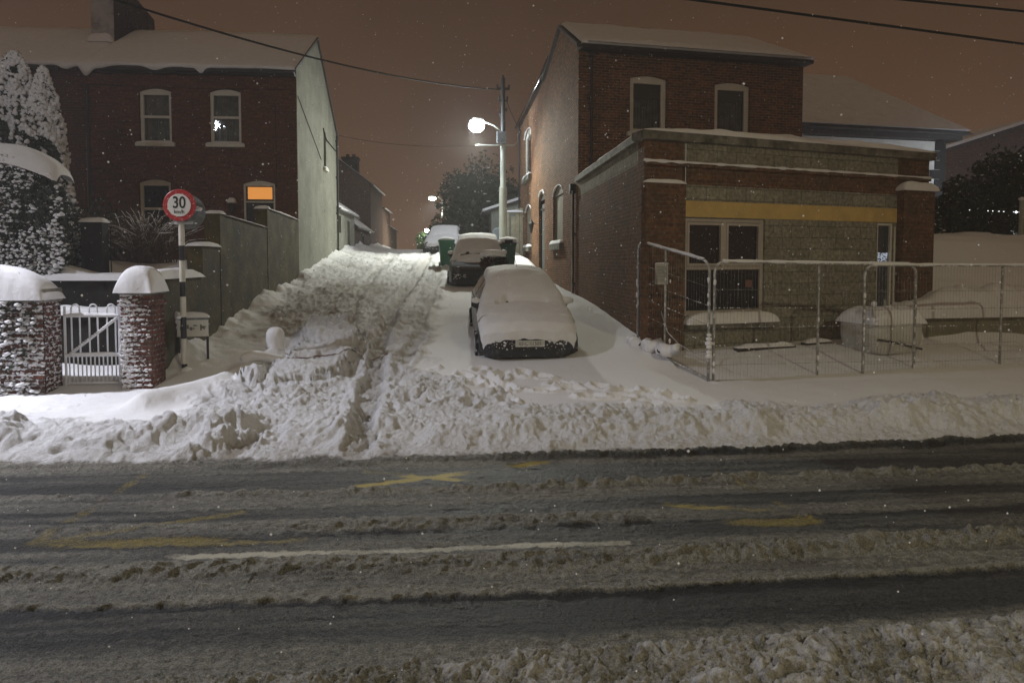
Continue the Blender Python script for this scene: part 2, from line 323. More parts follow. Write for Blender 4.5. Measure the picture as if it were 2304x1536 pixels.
# ------------------------------------------------------------------ mesh building
class MB:
    def __init__(s):
        s.v = []; s.f = []; s.M = Matrix.Identity(4)
    def add(s, vs, fs):
        o = len(s.v)
        for p in vs:
            q = s.M @ Vector(p); s.v.append((q.x, q.y, q.z))
        for f in fs: s.f.append(tuple(i + o for i in f))
        return s
    def box(s, x0, x1, y0, y1, z0, z1):
        return s.add([(x0,y0,z0),(x1,y0,z0),(x1,y1,z0),(x0,y1,z0),(x0,y0,z1),(x1,y0,z1),(x1,y1,z1),(x0,y1,z1)],
                     [(0,3,2,1),(4,5,6,7),(0,1,5,4),(1,2,6,5),(2,3,7,6),(3,0,4,7)])
    def quad(s, a, b, c, d): return s.add([a, b, c, d], [(0,1,2,3)])
    def poly(s, pts): return s.add(pts, [tuple(range(len(pts)))])
    def tube(s, pts, r, n=8, cap=True):
        pts = [Vector(p) for p in pts]; k = len(pts)
        rs = r if isinstance(r, (list, tuple)) else [r] * k
        vs = []; fs = []
        up = Vector((0, 0, 1))
        for i, p in enumerate(pts):
            d = (pts[min(i + 1, k - 1)] - pts[max(i - 1, 0)]).normalized()
            a = d.cross(up) if abs(d.z) < 0.95 else d.cross(Vector((1, 0, 0)))
            a.normalize(); b = a.cross(d)
            for j in range(n):
                t = 2 * math.pi * j / n
                vs.append(p + (a * math.cos(t) + b * math.sin(t)) * rs[i])
        for i in range(k - 1):
            for j in range(n):
                fs.append((i*n+j, i*n+(j+1) % n, (i+1)*n+(j+1) % n, (i+1)*n+j))
        if cap: fs.append(tuple(range(n))[::-1]); fs.append(tuple((k-1)*n+j for j in range(n)))
        return s.add(vs, fs)
    def prism(s, poly, a, b, axis='y'):
        n = len(poly)
        mk = {'y': lambda u, v, t: (u, t, v), 'z': lambda u, v, t: (u, v, t), 'x': lambda u, v, t: (t, u, v)}[axis]
        vs = [mk(u, v, a) for u, v in poly] + [mk(u, v, b) for u, v in poly]
        fs = [tuple(range(n)), tuple(range(2*n-1, n-1, -1))]
        for i in range(n): fs.append((i, n+i, n+(i+1) % n, (i+1) % n))
        return s.add(vs, fs)
    def lathe(s, prof, n=20, c=(0,0,0), axis='z'):
        vs = []; fs = []
        for r, h in prof:
            for j in range(n):
                t = 2 * math.pi * j / n
                if axis == 'z': vs.append((c[0]+r*math.cos(t), c[1]+r*math.sin(t), c[2]+h))
                elif axis == 'x': vs.append((c[0]+h, c[1]+r*math.cos(t), c[2]+r*math.sin(t)))
                else: vs.append((c[0]+r*math.cos(t), c[1]+h, c[2]+r*math.sin(t)))
        k = len(prof)
        for i in range(k - 1):
            for j in range(n): fs.append((i*n+j, i*n+(j+1) % n, (i+1)*n+(j+1) % n, (i+1)*n+j))
        fs.append(tuple(range(n))[::-1]); fs.append(tuple((k-1)*n+j for j in range(n)))
        return s.add(vs, fs)
    def grid(s, pts, nu, nv, flip=False):
        fs = []
        for i in range(nu - 1):
            for j in range(nv - 1):
                q = (i*nv+j, (i+1)*nv+j, (i+1)*nv+j+1, i*nv+j+1)
                fs.append(q[::-1] if flip else q)
        return s.add(pts, fs)
    def build(s, name, mat, parent=None, smooth=False, bevel=0.0, fix=True, auto=None):
        me = bpy.data.meshes.new(name)
        me.from_pydata(s.v, [], s.f)
        me.materials.append(mat)
        if fix:
            bm = bmesh.new(); bm.from_mesh(me)
            bmesh.ops.remove_doubles(bm, verts=bm.verts, dist=1e-5)
            bmesh.ops.recalc_face_normals(bm, faces=bm.faces)
            bm.to_mesh(me); bm.free()
        if smooth:
            me.polygons.foreach_set('use_smooth', [True] * len(me.polygons))
            if auto: me.set_sharp_from_angle(angle=R(auto))
        o = bpy.data.objects.new(name, me); COL.objects.link(o)
        if parent: o.parent = parent
        if name in ('bumper_snow', 'snow_load', 'ivy_snow', 'creeper_snow', 'driven_snow', 'fence_snow'): o['kind'] = 'stuff'
        if bevel > 0:
            md = o.modifiers.new('bevel', 'BEVEL'); md.width = bevel; md.segments = 2; md.limit_method = 'ANGLE'; md.angle_limit = R(50)
        return o

def tag(o, label=None, cat=None, group=None, kind=None):
    if label: o['label'] = label
    if cat: o['category'] = cat
    if group: o['group'] = group
    if kind: o['kind'] = kind
    return o
def thing(name, label, cat, loc=(0,0,0), rz=0.0, group=None):
    o = bpy.data.objects.new(name, None); COL.objects.link(o)
    o.empty_display_size = 0.2
    o.location = loc; o.rotation_euler = (0, 0, R(rz))
    return tag(o, label, cat, group)
def copy_tree(o, parent=None):
    c = o.copy(); COL.objects.link(c); c.parent = parent
    for ch in list(o.children): copy_tree(ch, c)
    return c

def snow_slab(mb, x0, x1, y0, y1, z, h, n=1.0, seed=0, amp=0.25, res=0.06, p=4, edge=0.0):
    """a soft drift lying on a rectangle: rounded edges, uneven height"""
    nu = max(6, min(160, int((x1-x0)/res))); nv = max(6, min(60, int((y1-y0)/res)))
    u = np.linspace(-1, 1, nu)[:, None] * np.ones((1, nv)); v = np.linspace(-1, 1, nv)[None, :] * np.ones((nu, 1))
    u = np.sign(u) * (1 - (1 - np.abs(u)) ** 1.5); v = np.sign(v) * (1 - (1 - np.abs(v)) ** 1.5)
    X = (x0+x1)/2 + u*(x1-x0)/2; Y = (y0+y1)/2 + v*(y1-y0)/2
    nz = fbm(X*1.0+seed*7.1, Y*1.0+seed*3.3, 2.2, 3, seed) - 0.5
    prof = np.maximum(0, (1 - np.abs(u)**p)) ** 0.5 * np.maximum(0, (1 - np.abs(v)**p)) ** 0.5
    Z = z - edge * (1 - prof) + h * prof * (1 + amp * 2 * nz)
    ed = (fbm(X*1.0+seed, Y*1.0, 5, 2, seed+5) - 0.5) * 0.05 * n
    Y = Y + np.where(np.abs(v) > 0.8, np.sign(v) * ed, 0)
    pts = [(float(a), float(b), float(c)) for a, b, c in zip(X.ravel(), Y.ravel(), Z.ravel())]
    mb.grid(pts, nu, nv)
    # underside
    mb.quad((x0, y0, z-edge), (x0, y1, z-edge), (x1, y1, z-edge), (x1, y0, z-edge))
    return mb

_ico = None
def ico(sub=1):
    bm = bmesh.new(); bmesh.ops.create_icosphere(bm, subdivisions=sub, radius=1)
    v = np.array([x.co[:] for x in bm.verts]); f = [tuple(q.index for q in x.verts) for x in bm.faces]; bm.free()
    return v, f
ICO1 = ico(1); ICO2 = ico(2)
def blobs(mb, centres, radii, squash=0.7, src=None, jit=0.25):
    V, Fc = src or ICO1
    for c, r in zip(centres, radii):
        q = V * (1 + (rng.random((len(V), 1)) - 0.5) * jit)
        a = rng.random() * 6.28
        q = np.stack([q[:,0]*math.cos(a)-q[:,1]*math.sin(a), q[:,0]*math.sin(a)+q[:,1]*math.cos(a), q[:,2]*squash], 1) * r * np.array([1+0.4*rng.random(), 1, 1])
        mb.add([tuple(p) for p in (q + np.asarray(c))], Fc)
    return mb
def leaves(mb, centres, size, flat=0.0):
    """small leaf faces, one rhombus each"""
    n = len(centres)
    d = rng.normal(size=(n, 3)); d /= np.linalg.norm(d, axis=1)[:, None]
    e = np.cross(d, rng.normal(size=(n, 3))); e /= np.linalg.norm(e, axis=1)[:, None]
    s = size * (0.6 + 0.8 * rng.random((n, 1)))
    c = np.asarray(centres)
    P = np.stack([c - d*s, c + e*s*0.5, c + d*s, c - e*s*0.5], 1).reshape(-1, 3)
    mb.add([tuple(p) for p in P], [(4*i, 4*i+1, 4*i+2, 4*i+3) for i in range(n)])
    return mb

def text_obj(s, size, mat, parent, loc, rot, name='lettering', sx=1.0, ext=0.0015, align='CENTER', bold=0.0):
    cu = bpy.data.curves.new(name, 'FONT'); cu.body = s; cu.size = size; cu.align_x = align; cu.align_y = 'CENTER'; cu.extrude = ext; cu.offset = bold
    tmp = bpy.data.objects.new(name, cu); COL.objects.link(tmp)
    me = bpy.data.meshes.new_from_object(tmp)
    bpy.data.objects.remove(tmp)
    me.materials.clear(); me.materials.append(mat)
    o = bpy.data.objects.new(name, me); COL.objects.link(o); o.parent = parent
    o.location = loc; o.rotation_euler = rot; o.scale = (sx, 1, 1)
    return o
# ------------------------------------------------------------------ street lamps (their light belongs to them)
def spot(name, loc, aim, power, color, size=2.6, blend=0.6, rad=0.15, parent=None):
    d = bpy.data.lights.new(name, 'SPOT'); d.energy = power; d.color = color; d.spot_size = size; d.spot_blend = blend; d.shadow_soft_size = rad
    o = bpy.data.objects.new(name, d); COL.objects.link(o); o.location = loc
    o.rotation_euler = (Vector(aim) - Vector(loc)).to_track_quat('-Z', 'Y').to_euler()
    if parent: o.parent = parent
    return o

# ------------------------------------------------------------------ terrain
def curve_c(x):
    xx = np.clip(np.abs(x), 0, 14)
    return 0.006 * xx * xx + np.maximum(np.abs(x) - 14, 0) * 0.17 * (x > 0)
LY = [0, 7.6, 9, 10.5, 12, 13.3, 15.8, 20.5, 27.2, 33, 38, 45, 60, 90]
LZ = [0.1, 0.12, 0.22, 0.33, 0.47, 0.62, 1.0, 1.5, 2.35, 2.72, 2.90, 2.92, 2.4, 1.0]
def lane_z(y): return np.interp(y, LY, LZ)

def seg_dist(x, y, pts):
    """distance to a polyline and the parameter along it"""
    best = np.full(np.shape(x), 1e9)
    for (ax, ay), (bx, by) in zip(pts[:-1], pts[1:]):
        dx, dy = bx-ax, by-ay; L2 = dx*dx+dy*dy
        t = np.clip(((x-ax)*dx+(y-ay)*dy)/L2, 0, 1)
        best = np.minimum(best, np.hypot(x-ax-t*dx, y-ay-t*dy))
    return best
def poly_sd(x, y, pts):
    """signed distance to a polygon, negative inside"""
    d = seg_dist(x, y, pts + pts[:1]); ins = np.zeros(np.shape(x), bool)
    n = len(pts)
    for i in range(n):
        (ax, ay), (bx, by) = pts[i], pts[(i+1) % n]
        if ay == by: continue
        c = ((ay > y) != (by > y)) & (x < (bx-ax)*(y-ay)/(by-ay)+ax)
        ins ^= c
    return np.where(ins, -d, d)
def bump1(s, c, w): return np.exp(-((s-c)/w)**2)

YEL = [([(-3.28, 5.50), (-1.9, 6.08)], .07, .55), ([(-0.99, 6.71), (0.95, 7.33)], .065, 1.0), ([(-0.95, 7.17), (0.55, 6.61)], .065, 1.0),
       ([(1.9, 5.98), (3.02, 5.60)], .07, 1.0), ([(-3.3, 5.5), (-3.22, 7.25)], .07, .55), ([(-3.3, 5.47), (3.02, 5.50)], .11, .60), ([(2.98, 5.6), (2.66, 7.2)], .06, .5)]

def terrain_fields(x, y):
    s = y - curve_c(x)
    wob = (fbm(x, y, 0.9, 3, 41) - 0.5)
    wx = x + 0.22 * (fbm(x, y, 1.9, 3, 61) - 0.5) + 0.05 * (fbm(x, y, 9, 2, 63) - .5); wy = y + 0.30 * (fbm(x, y, 1.7, 3, 62) - 0.5) + 0.06 * (fbm(x, y, 8, 2, 64) - .5)
    n1 = 0.55 * fbm(wx, wy, 2.6, 4, 1, 0.6) + 0.45 * billow(wx, wy, 4.2, 3, 1, 0.6); n2 = billow(wx, wy, 10.0, 3, 2, 0.65)
    crumb = sstep(0.45, 0.85, vnoise(wx * 11, wy * 11, 71)) * vnoise(wx * 2.1, wy * 2.1, 72); grain = sstep(0.35, 0.9, vnoise(wx * 24 + 5, wy * 24, 73)); n3 = fbm(x, y, 2.0, 5, 3); n4 = billow(wx, wy, 26.0, 2, 5)
    big = fbm(x, y, 0.45, 3, 4)
    # ---- street
    xs = x * 0.35   # slush is dragged along the street
    st = fbm(xs, y * 3, 1.4, 4, 6); stw = (fbm(xs, y, 0.9, 3, 7) - 0.5)
    q = s + stw * 0.10
    lump = billow(x * 0.75, y, 6.5, 3, 8, 0.6); lf = billow(x * 0.7, y, 17, 2, 9)
    brk = sstep(0.42, 0.62, fbm(xs * 0.8, y * 0.6, 1.1, 3, 10))
    zr = 0.006 * (n4 - 0.5)
    ridge4 = bump1(q, 4.40, 0.035); ridge5 = bump1(q, 4.84, 0.075); ridge5b = bump1(q, 4.97, 0.05); ridge6 = bump1(q, 6.52, 0.07)
    clod = sstep(0.42, 0.75, vnoise(wx * 9, wy * 16, 75)); zr = zr + ridge4 * 0.013 * (0.5 + lump) + (ridge5 + 0.8 * ridge5b) * (0.012 + 0.045 * lump * lf + 0.034 * clod + 0.022 * grain) * (0.55 + 0.45 * brk) \
        + ridge6 * (0.02 * lump * brk + 0.04 * clod * brk + 0.012 * lf) + 0.028 * clod * bump1(q, 5.68, .12) * sstep(.5, .7, st)
    slushy = np.clip(0.85 * sstep(4.36, 4.42, q) * (1 - sstep(4.78, 4.9, q)) + 0.9 * sstep(4.75, 4.82, q) * (1 - sstep(5.02, 5.1, q))
        + 0.5 * sstep(5.03, 5.1, q) * (1 - sstep(5.24, 5.36, q)) + 0.22 * sstep(5.25, 5.35, q) * (1 - sstep(5.5, 5.6, q))
        + 0.68 * sstep(5.52, 5.6, q) * (1 - sstep(5.8, 5.92, q)) + 0.2 * sstep(5.8, 5.9, q) * (1 - sstep(6.05, 6.15, q))
        + 0.72 * sstep(6.07, 6.15, q) * (1 - sstep(6.5, 6.64, q)) + 0.22 * sstep(6.6, 6.65, q) * (1 - sstep(7.1, 7.2, q)) + 0.75 * sstep(7.05, 7.3, q), 0, 1)
    strk = fbm(x * .5, y * 7, 1.3, 4, 33) - .5; strk2 = vnoise(x * 1.2 + 3, y * 38, 34) - .5
    slushy = slushy * .8 + .12 * (q > 4.4) + .75 * strk + .22 * strk2 + 0.25 * (st - 0.5) + 0.5 * (ridge4 + ridge5 * brk + ridge6 * brk)
    darktrk = sstep(3.86, 3.95, q) * (1 - sstep(4.33, 4.4, q))
    slushy = np.where(q < 4.33, 0.10 + 0.22 * st + .35 * strk + .2 * strk2 + 0.55 * (1 - sstep(3.75, 3.98, q)), slushy)
    slushy = slushy * (1 - 0.10 * sstep(0.5, 5, x))
    zr = zr + np.clip(slushy, 0, 1) * (0.008 + 0.012 * sstep(0.35, 0.6, lump) * lf + 0.012 * grain * st + 0.012 * clod * st)
    # ---- near kerb pile
    pileN = 1 - sstep(3.50 + 0.03 * x, 3.78 + 0.02 * x, s + wob * 0.12 + (n1 - .5) * 0.12)
    pileN = np.clip(pileN, 0, 1)
    ph = sstep(-3, 2.5, x)
    fine3 = sstep(.45, .8, vnoise(wx * 46, wy * 46, 85)); zn = pileN * (0.015 + 0.02 * ph + (0.03 + 0.05 * ph) * n1 + 0.018 * n2 + 0.014 * n4 + .022 * crumb + .016 * grain + .010 * fine3)
    # ---- far side
    z = lane_z(y) * 1.0
    site = np.interp(y, [7.6, 10.5, 12.2, 13, 40], [0.12, 0.31, 0.58, 0.62, 0.62])
    kx = sstep(2.7, 4.1, x) * (y > 9)
    z = z * (1 - kx) + site * kx
    # gardens on the left behind the gate wall
    gz = np.interp(y, [10.75, 10.9, 12.0, 12.02, 12.6, 12.62, 13.2, 14.2, 16, 60], [0.36, 0.45, 0.5, 1.32, 1.36, 1.86, 1.95, 2.2, 2.25, 2.4])
    kg = sstep(-4.76, -4.90, x) * (y > 10.7)
    gz = gz + 0.12 * (fbm(x, y, 0.8, 3, 15) - 0.5) + 0.35 * bump1(x, -7.4, 0.9) * bump1(y, 12.75, 0.5) * (y > 12.6)
    z = z * (1 - kg) + gz * kg
    # bank rising to the gardens on the right
    kb = sstep(9.6, 10.4, x) * (y > 12)
    bz = np.interp(y - .105 * (x - 8.95), [12.6, 13.3, 13.42, 13.8, 14.2, 14.9, 15.4, 18, 60], [0.25, 0.42, .9, 1.35, 1.75, 2.72, 2.85, 3.0, 3.2]) + 0.22 * (fbm(x, y * 2, 0.7, 3, 16) - 0.5) + .12 * (fbm(x * .6, y * 5, 1.4, 3, 17) - .5)
    z = z * (1 - kb) + bz * kb
    # drifts against the walls
    z = z + 0.30 * np.exp(-np.maximum(0, 3.34 - x) / 0.55) * (x < 3.7) * sstep(11, 12.2, y) * (1 - sstep(18, 24, y) * 0.7)
    z = z + (0.30 + .5 * (fbm(x, y, 1.3, 4, 97) - .5)) * np.exp(-np.maximum(0, x + 4.67) / 0.55) * (x > -4.86) * sstep(10.9, 12, y)
    pav = sstep(-2.6, -3.6, x) * (s > 8) * (y < 10.4); smooth_un = 0.05 * (big - 0.5) + 0.022 * (n3 - 0.5) + pav * (.03 * (fbm(x * .7, y * 1.6, 3.2, 4, 88) - .5) + .018 * crumb * sstep(.5, .6, fbm(x, y, 1.2, 2, 89)))
    # ---- rough, churned snow
    rough_poly = [(-3.5, 10.1), (-3.05, 11.5), (-2.95, 12.6), (-3.3, 14.2), (-2.2, 14.9), (-1.6, 13.6), (-1.35, 12.2), (-0.6, 11.6), (0.0, 10.6), (0.3, 9.7), (1.2, 9.15), (5, 8.95), (10, 9.3), (16, 10.5), (16, 7.4), (-2.6, 7.3), (-3.4, 8.7), (-3.9, 9.5)]
    r1 = 1 - sstep(-0.25, 0.18, poly_sd(x + (n3-.5)*0.7, y + (n3-.5)*0.9, rough_poly))
    lrough = sstep(0.35, 0.0, np.abs(s - 8.0) - 0.55 + (n3 - .5) * 1.0) * (x < -2.0)
    ruts_poly = [(-2.3, 13.5), (-1.6, 11.8), (-0.5, 11.8), (-0.45, 16), (-0.35, 21), (-0.2, 30), (-4.2, 30), (-4.5, 20.5), (-4.2, 16.5), (-3.8, 14)]
    r2 = 1 - sstep(-0.3, 0.25, poly_sd(x + (n3-.5)*0.8, y + (n3-.5)*1.2, ruts_poly))
    patch = sstep(0.35, 0.65, fbm(x, y, 0.7, 3, 66)); und = fbm(wx, wy, 1.5, 4, 80) - .5; midl = billow(wx, wy, 5.0, 3, 82, .6) - .45
    slab = sstep(.55, .60, fbm(wx, wy * 1.5, 1.9, 3, 83)); fine2 = fbm(wx, wy, 22, 2, 84)
    z = z + r1 * (0.22 * und + (.02 + .06 * patch) * midl + .045 * slab * patch + (.012 + .03 * patch) * crumb + .026 * grain + 0.014 * n4 + .014 * fine2) \
        + lrough * (0.15 * und + 0.03 * midl + .05 * slab + .02 * crumb + .016 * grain + .010 * fine2)
    z = z + r2 * (0.16 * und + 0.05 * midl + 0.04 * crumb + .03 * grain + .014 * n4 + .012 * fine2) * (0.6 + 0.4 * sstep(12, 17, y))
    z = z + smooth_un * (1 - 0.5 * r1)
    # bank thrown up along the kerb by the plough
    right = sstep(-1.0, 0.8, x)
    z = z + bump1(s + (n3 - .5) * 0.5, 8.22, 0.42) * (0.05 + 0.15 * n1) * (0.35 + 0.65 * right) * (s > 7)
    z = z + 0.14 * bump1(s + (n3-.5)*0.7, 8.35, 0.5) * sstep(-2.4, -3.0, x) * (0.5 + n1) * sstep(0.36, 0.6, fbm(x, y, 0.8, 3, 18))
    z = z - 0.12 * lrough * sstep(0.55, 0.7, fbm(x*0.7 + y*0.4, y*1.6, 1.3, 3, 19)) * (s > 7.75)
    # mound left of the wheel track, with a sharp broken edge
    md = poly_sd(x + (n2-.5)*0.25, y + (n1-.5)*0.4, [(-3.3, 10.5), (-2.95, 11.6), (-2.8, 12.7), (-3.15, 14.2), (-2.3, 14.8), (-1.75, 13.5), (-1.6, 12.0), (-1.9, 10.8), (-2.6, 10.1)])
    z = z + (1 - sstep(-0.22, 0.05, md)) * 0.24
    ledge = poly_sd(x, y + (n3-.5)*0.3, [(-3.1, 11.5), (-2.4, 11.75), (-1.65, 12.6), (-1.5, 10.8), (-2.9, 10.2)])
    z = z - (1 - sstep(-0.05, 0.04, ledge)) * 0.10
    z = z + 0.20 * bump1(seg_dist(x, y, [(-4.2, 9.5), (-3.6, 10.3), (-3.35, 11.2), (-3.2, 12.1)]), 0, 0.22)
    # wheel tracks
    def track(pts, wd, dp, rim=0.4):
        d = seg_dist(x + (n3-.5)*0.20 + (n2-.5)*.06, y, pts)
        return -dp * (1 - sstep(wd*0.55, wd*1.05, d)) + dp*rim*bump1(d, wd*1.35, wd*0.4), (1 - sstep(wd*0.6, wd*1.0, d))
    dirt = np.zeros(np.shape(x)); 
    for pts, wd, dp, dk in [([(-1.05, 7.4), (-1.22, 9.6), (-1.38, 11.8), (-1.5, 14), (-1.5, 17), (-1.25, 22), (-1.0, 32)], .18, .15, .45),
                            ([(-0.9, 11.6), (-0.78, 14), (-0.68, 18), (-0.6, 24), (-.5, 32)], .15, .085, .22),
                            ([(-2.25, 14.9), (-2.6, 17), (-2.7, 22), (-2.5, 32)], .2, .06, .2),
                            ([(-1.0, 7.6), (-1.15, 9.3), (-1.9, 10.0), (-3.3, 8.4)], .14, .05, .0)]:
        dz, mk = track(pts, wd, dp); z = z + dz * (1 - 0.45 * n2); dirt = np.maximum(dirt, mk * dk)
    tread = 0.5 + 0.5 * np.sin(y * 2 * math.pi / 0.17 + 3 * n3)
    z = z + 0.03 * tread * (1 - sstep(.3, .5, np.abs(x + 1.05))) * sstep(11.5, 12.5, y) * (1 - sstep(20, 26, y)) * n1
    # gully cut through the bank to the gutter
    gd = seg_dist(x + (n2-.5)*.12, y, [(-2.70, 7.35), (-2.52, 7.8), (-2.42, 8.15)])
    gk = (1 - sstep(0.03, 0.22, gd + (n1 - .5) * .16))
    z = z + 0.03 * bump1(gd, 0.34, 0.14) * (n1 + .3 + crumb) * sstep(-2.3, -2.7, x)
    z = z * (1 - gk) + gk * (0.02 + 0.05 * n2 + .05 * crumb + .03 * grain); dirt = np.maximum(dirt, gk * 0.9)
    # footprints
    fp = np.zeros(np.shape(x))
    g = np.random.default_rng(5)
    walks = [((0.25, 11.3), (0.9, 9.4), 5), ((0.6, 11.5), (0.4, 9.3), 5), ((0.9, 11.2), (2.9, 9.5), 6), ((1.0, 10.3), (3.4, 9.2), 6)]
    for (ax, ay), (bx, by), k in walks:
        a = math.atan2(by-ay, bx-ax)
        for i in range(k):
            t = (i + 0.5) / k; cx = ax + (bx-ax)*t + g.normal()*0.10; cy = ay + (by-ay)*t + g.normal()*0.12
            off = 0.13 if i % 2 else -0.13; cx += -math.sin(a)*off; cy += math.cos(a)*off
            aa = a + g.normal()*0.35; dx = x-cx; dy = y-cy
            m_ = (np.abs(dx) < 0.7) & (np.abs(dy) < 0.7)
            if not m_.any(): continue
            u = (dx[m_]*math.cos(aa)+dy[m_]*math.sin(aa))/0.19; v = (-dx[m_]*math.sin(aa)+dy[m_]*math.cos(aa))/0.11
            rr = np.sqrt(u*u+v*v)
            dep = 0.06 + .08*g.random(); rr = rr + (n1[m_]-.5)*.9; fp[m_] += -dep*1.15*(1-sstep(0.55, 1.05, rr)) + 0.04*bump1(rr, 1.4, 0.3)*(n2[m_]+.3)
    z = z + fp * (0.7 + 0.6 * n3) + 0.05 * np.clip(np.abs(fp) * 12, 0, 1) * (crumb + grain * .6) * .6
    # trodden, dirty footway along the left wall
    foot = 1 - sstep(-0.35, 0.35, poly_sd(x + (n3-.5), y + (n3-.5)*2, [(-4.1, 13.5), (-3.3, 13.8), (-2.3, 15.2), (-1.9, 19), (-2.2, 21), (-3.6, 20.5), (-4.2, 16.5)]))
    dirt = np.maximum(dirt, foot * (0.35 + 0.6 * sstep(0.4, 0.75, n1)) * 0.85)
    dirt = np.maximum(dirt, 0.55 * sstep(28.5, 31, y) * (x > -4.6) * (x < 3) * (0.5 + 0.5 * n1))
    dirt = np.maximum(dirt, r1 * 0.20 * sstep(0.5, 0.2, n1))
    dirt = np.maximum(dirt, r2 * 0.30 * sstep(0.55, 0.25, n2))
    # snow gets dirty towards the carriageway
    edge_d = 1 - sstep(0.02, 0.55, s - 7.6 + (n1 - .5) * 0.35)
    dirt = np.maximum(dirt, 0.55 * edge_d * (s > 7) * (0.35 + 0.65 * sstep(0.6, 0.2, n2)))
    dirt = np.maximum(dirt, lrough * 0.25 * sstep(0.55, 0.25, n1))
    # ---- join street and far side
    ramp = 0.22 + 0.78 * sstep(7.5, 8.55, s + (n3 - .5) * .5 + .25 * und)
    z = np.where((s > 7) & (s < 9.2), 0.02 + (z - 0.02) * ramp, z)
    far = sstep(-0.10, 0.16, s - 7.58 + (n3 - .5) * 0.30 + (n2 - .5) * 0.06)
    berm = bump1(s + (n3-.5)*.30, 7.50, 0.06) * (0.03 + 0.05 * n2) * (0.5 + 0.6 * sstep(0, 1, x))
    zz = (zr + zn) * (1 - far) + z * far + berm * (1 - far * .5)
    snow = np.maximum(far, 0)
    dirtN = np.clip(0.85 + 0.6 * (0.5 - n2) - 0.15 * ph + .4 * (.5 - n1), 0, 1)
    snow = np.maximum(snow, pileN * (0.10 + 0.42 * sstep(0.3, 0.65, n1) * (0.3 + 0.7 * ph) + .25 * (n2 - .4)))
    dirt = np.where(far > 0.5, dirt, dirtN)
    cover = np.clip(slushy, 0, 1.2); cover = np.maximum(cover, pileN)
    cover = cover * (1 - 0.7 * bump1(s + (n3-.5)*.25, 7.44, 0.06) * (0.15 + .85 * sstep(-.5, 2, x)))
    yel = np.zeros(np.shape(x))
    for pts, hw, a in YEL:
        yel = np.maximum(yel, a * (1 - sstep(hw*0.35, hw*1.6, seg_dist(x, y + (n3-.5)*.08, pts))))
    clear = sstep(0.36, 0.60, fbm(x * .5, y*2.6, 1.7, 4, 31))
    cover = cover * (1 - 0.6 * yel * (0.2 + 0.8 * clear)) 
    yel = yel * (0.32 + 0.6 * clear)
    wl = 1 - sstep(0.02, 0.085, np.abs(s - 5.155 + (n3-.5)*.02)); wl = wl * sstep(-2.4, -1.9, x) * (1 - sstep(1.33, 1.38, x)) * (0.72 + 0.28 * clear)
    cover = cover * (1 - 0.85 * wl)
    rough = np.clip(np.maximum(np.maximum(r1, r2 * .9), np.maximum(lrough, 1 - far)), 0.12, 1)
    return zz, cover, snow, dirt, yel, wl, rough, s

def build_terrain():
    rows = [2.0]
    while rows[-1] < 62:
        yv = rows[-1]
        rows.append(yv + float(np.clip(yv * yv / 2900, 0.009, 0.05 if yv < 16 else (0.10 if yv < 30 else 0.4))))
    rows = np.array(rows); cols = np.concatenate([np.linspace(-3.2, -0.98, 60)[:-1], np.arange(-0.98, 0.96, 0.0018), np.linspace(0.96, 3.2, 60)[1:]])
    Yg = rows[:, None] * np.ones((1, len(cols))); Xg = cols[None, :] * (rows[:, None] + 0.9)
    F = terrain_fields(Xg, Yg)
    z = F[0]; s = F[7]
    nr, nc = Xg.shape
    ro_ = np.clip(F[6] - .12, 0, 1) * np.clip((s - 3.2) * 4, 0, 1)
    jx = (vnoise(Xg*13, Yg*13, 91) - .5) * .035 * ro_
    jy = (vnoise(Xg*13+7, Yg*13, 93) - .5) * .05 * ro_
    P = np.stack([Xg + jx, Yg + jy, z], -1).reshape(-1, 3)
    ii, jj = np.meshgrid(np.arange(nr-1), np.arange(nc-1), indexing='ij')
    a = (ii*nc+jj).ravel(); Q = np.stack([a, a+1, a+nc+1, a+nc], 1)
    cx = Xg[:-1, :-1].ravel(); cy = Yg[:-1, :-1].ravel(); cs = s[:-1, :-1].ravel()
    road = cs < 7.62
    lane = (~road) & (cs > 8.9) & (cx > -4.67) & (cx < np.interp(cy, [8, 10.5, 12.2, 62], [4.05, 4.05, 3.34, 3.34]))
    rest = ~(road | lane)
    for name, mask, lab in (('road', road, 'slushy grey street with tyre tracks and worn yellow box markings'), ('lane', lane, 'snow covered lane climbing between the houses'),
                            ('snowy_ground', rest, 'snow covered pavement, gardens and building plot')):
        q = Q[mask]; used = np.unique(q); remap = np.full(len(P), -1); remap[used] = np.arange(len(used))
        pv = P[used]; qf = remap[q]
        me = bpy.data.meshes.new(name)
        me.vertices.add(len(pv)); me.vertices.foreach_set('co', pv.astype(np.float32).ravel())
        me.loops.add(len(qf)*4); me.loops.foreach_set('vertex_index', qf.astype(np.int32).ravel())
        me.polygons.add(len(qf)); me.polygons.foreach_set('loop_start', np.arange(0, len(qf)*4, 4, dtype=np.int32))
        me.polygons.foreach_set('use_smooth', np.ones(len(qf), bool))
        me.update(); me.validate()
        for an, fi in (('cover', 1), ('snow', 2), ('dirt', 3), ('yellow', 4), ('white', 5), ('rough', 6)):
            at = me.attributes.new(an, 'FLOAT', 'POINT'); at.data.foreach_set('value', F[fi].reshape(-1)[used].astype(np.float32))
        me.materials.append(M['terrain'])
        o = bpy.data.objects.new(name, me); COL.objects.link(o); tag(o, lab, None, None, 'structure')
build_terrain()
g = MB(); g.box(-400, 400, -60, 600, -1.6, -0.6)
tag(g.build('ground', M['snow']), 'snow covered land beyond the street', None, None, 'structure')
def gz_at(x, y): return float(terrain_fields(np.array([[float(x)]]), np.array([[float(y)]]))[0][0, 0])
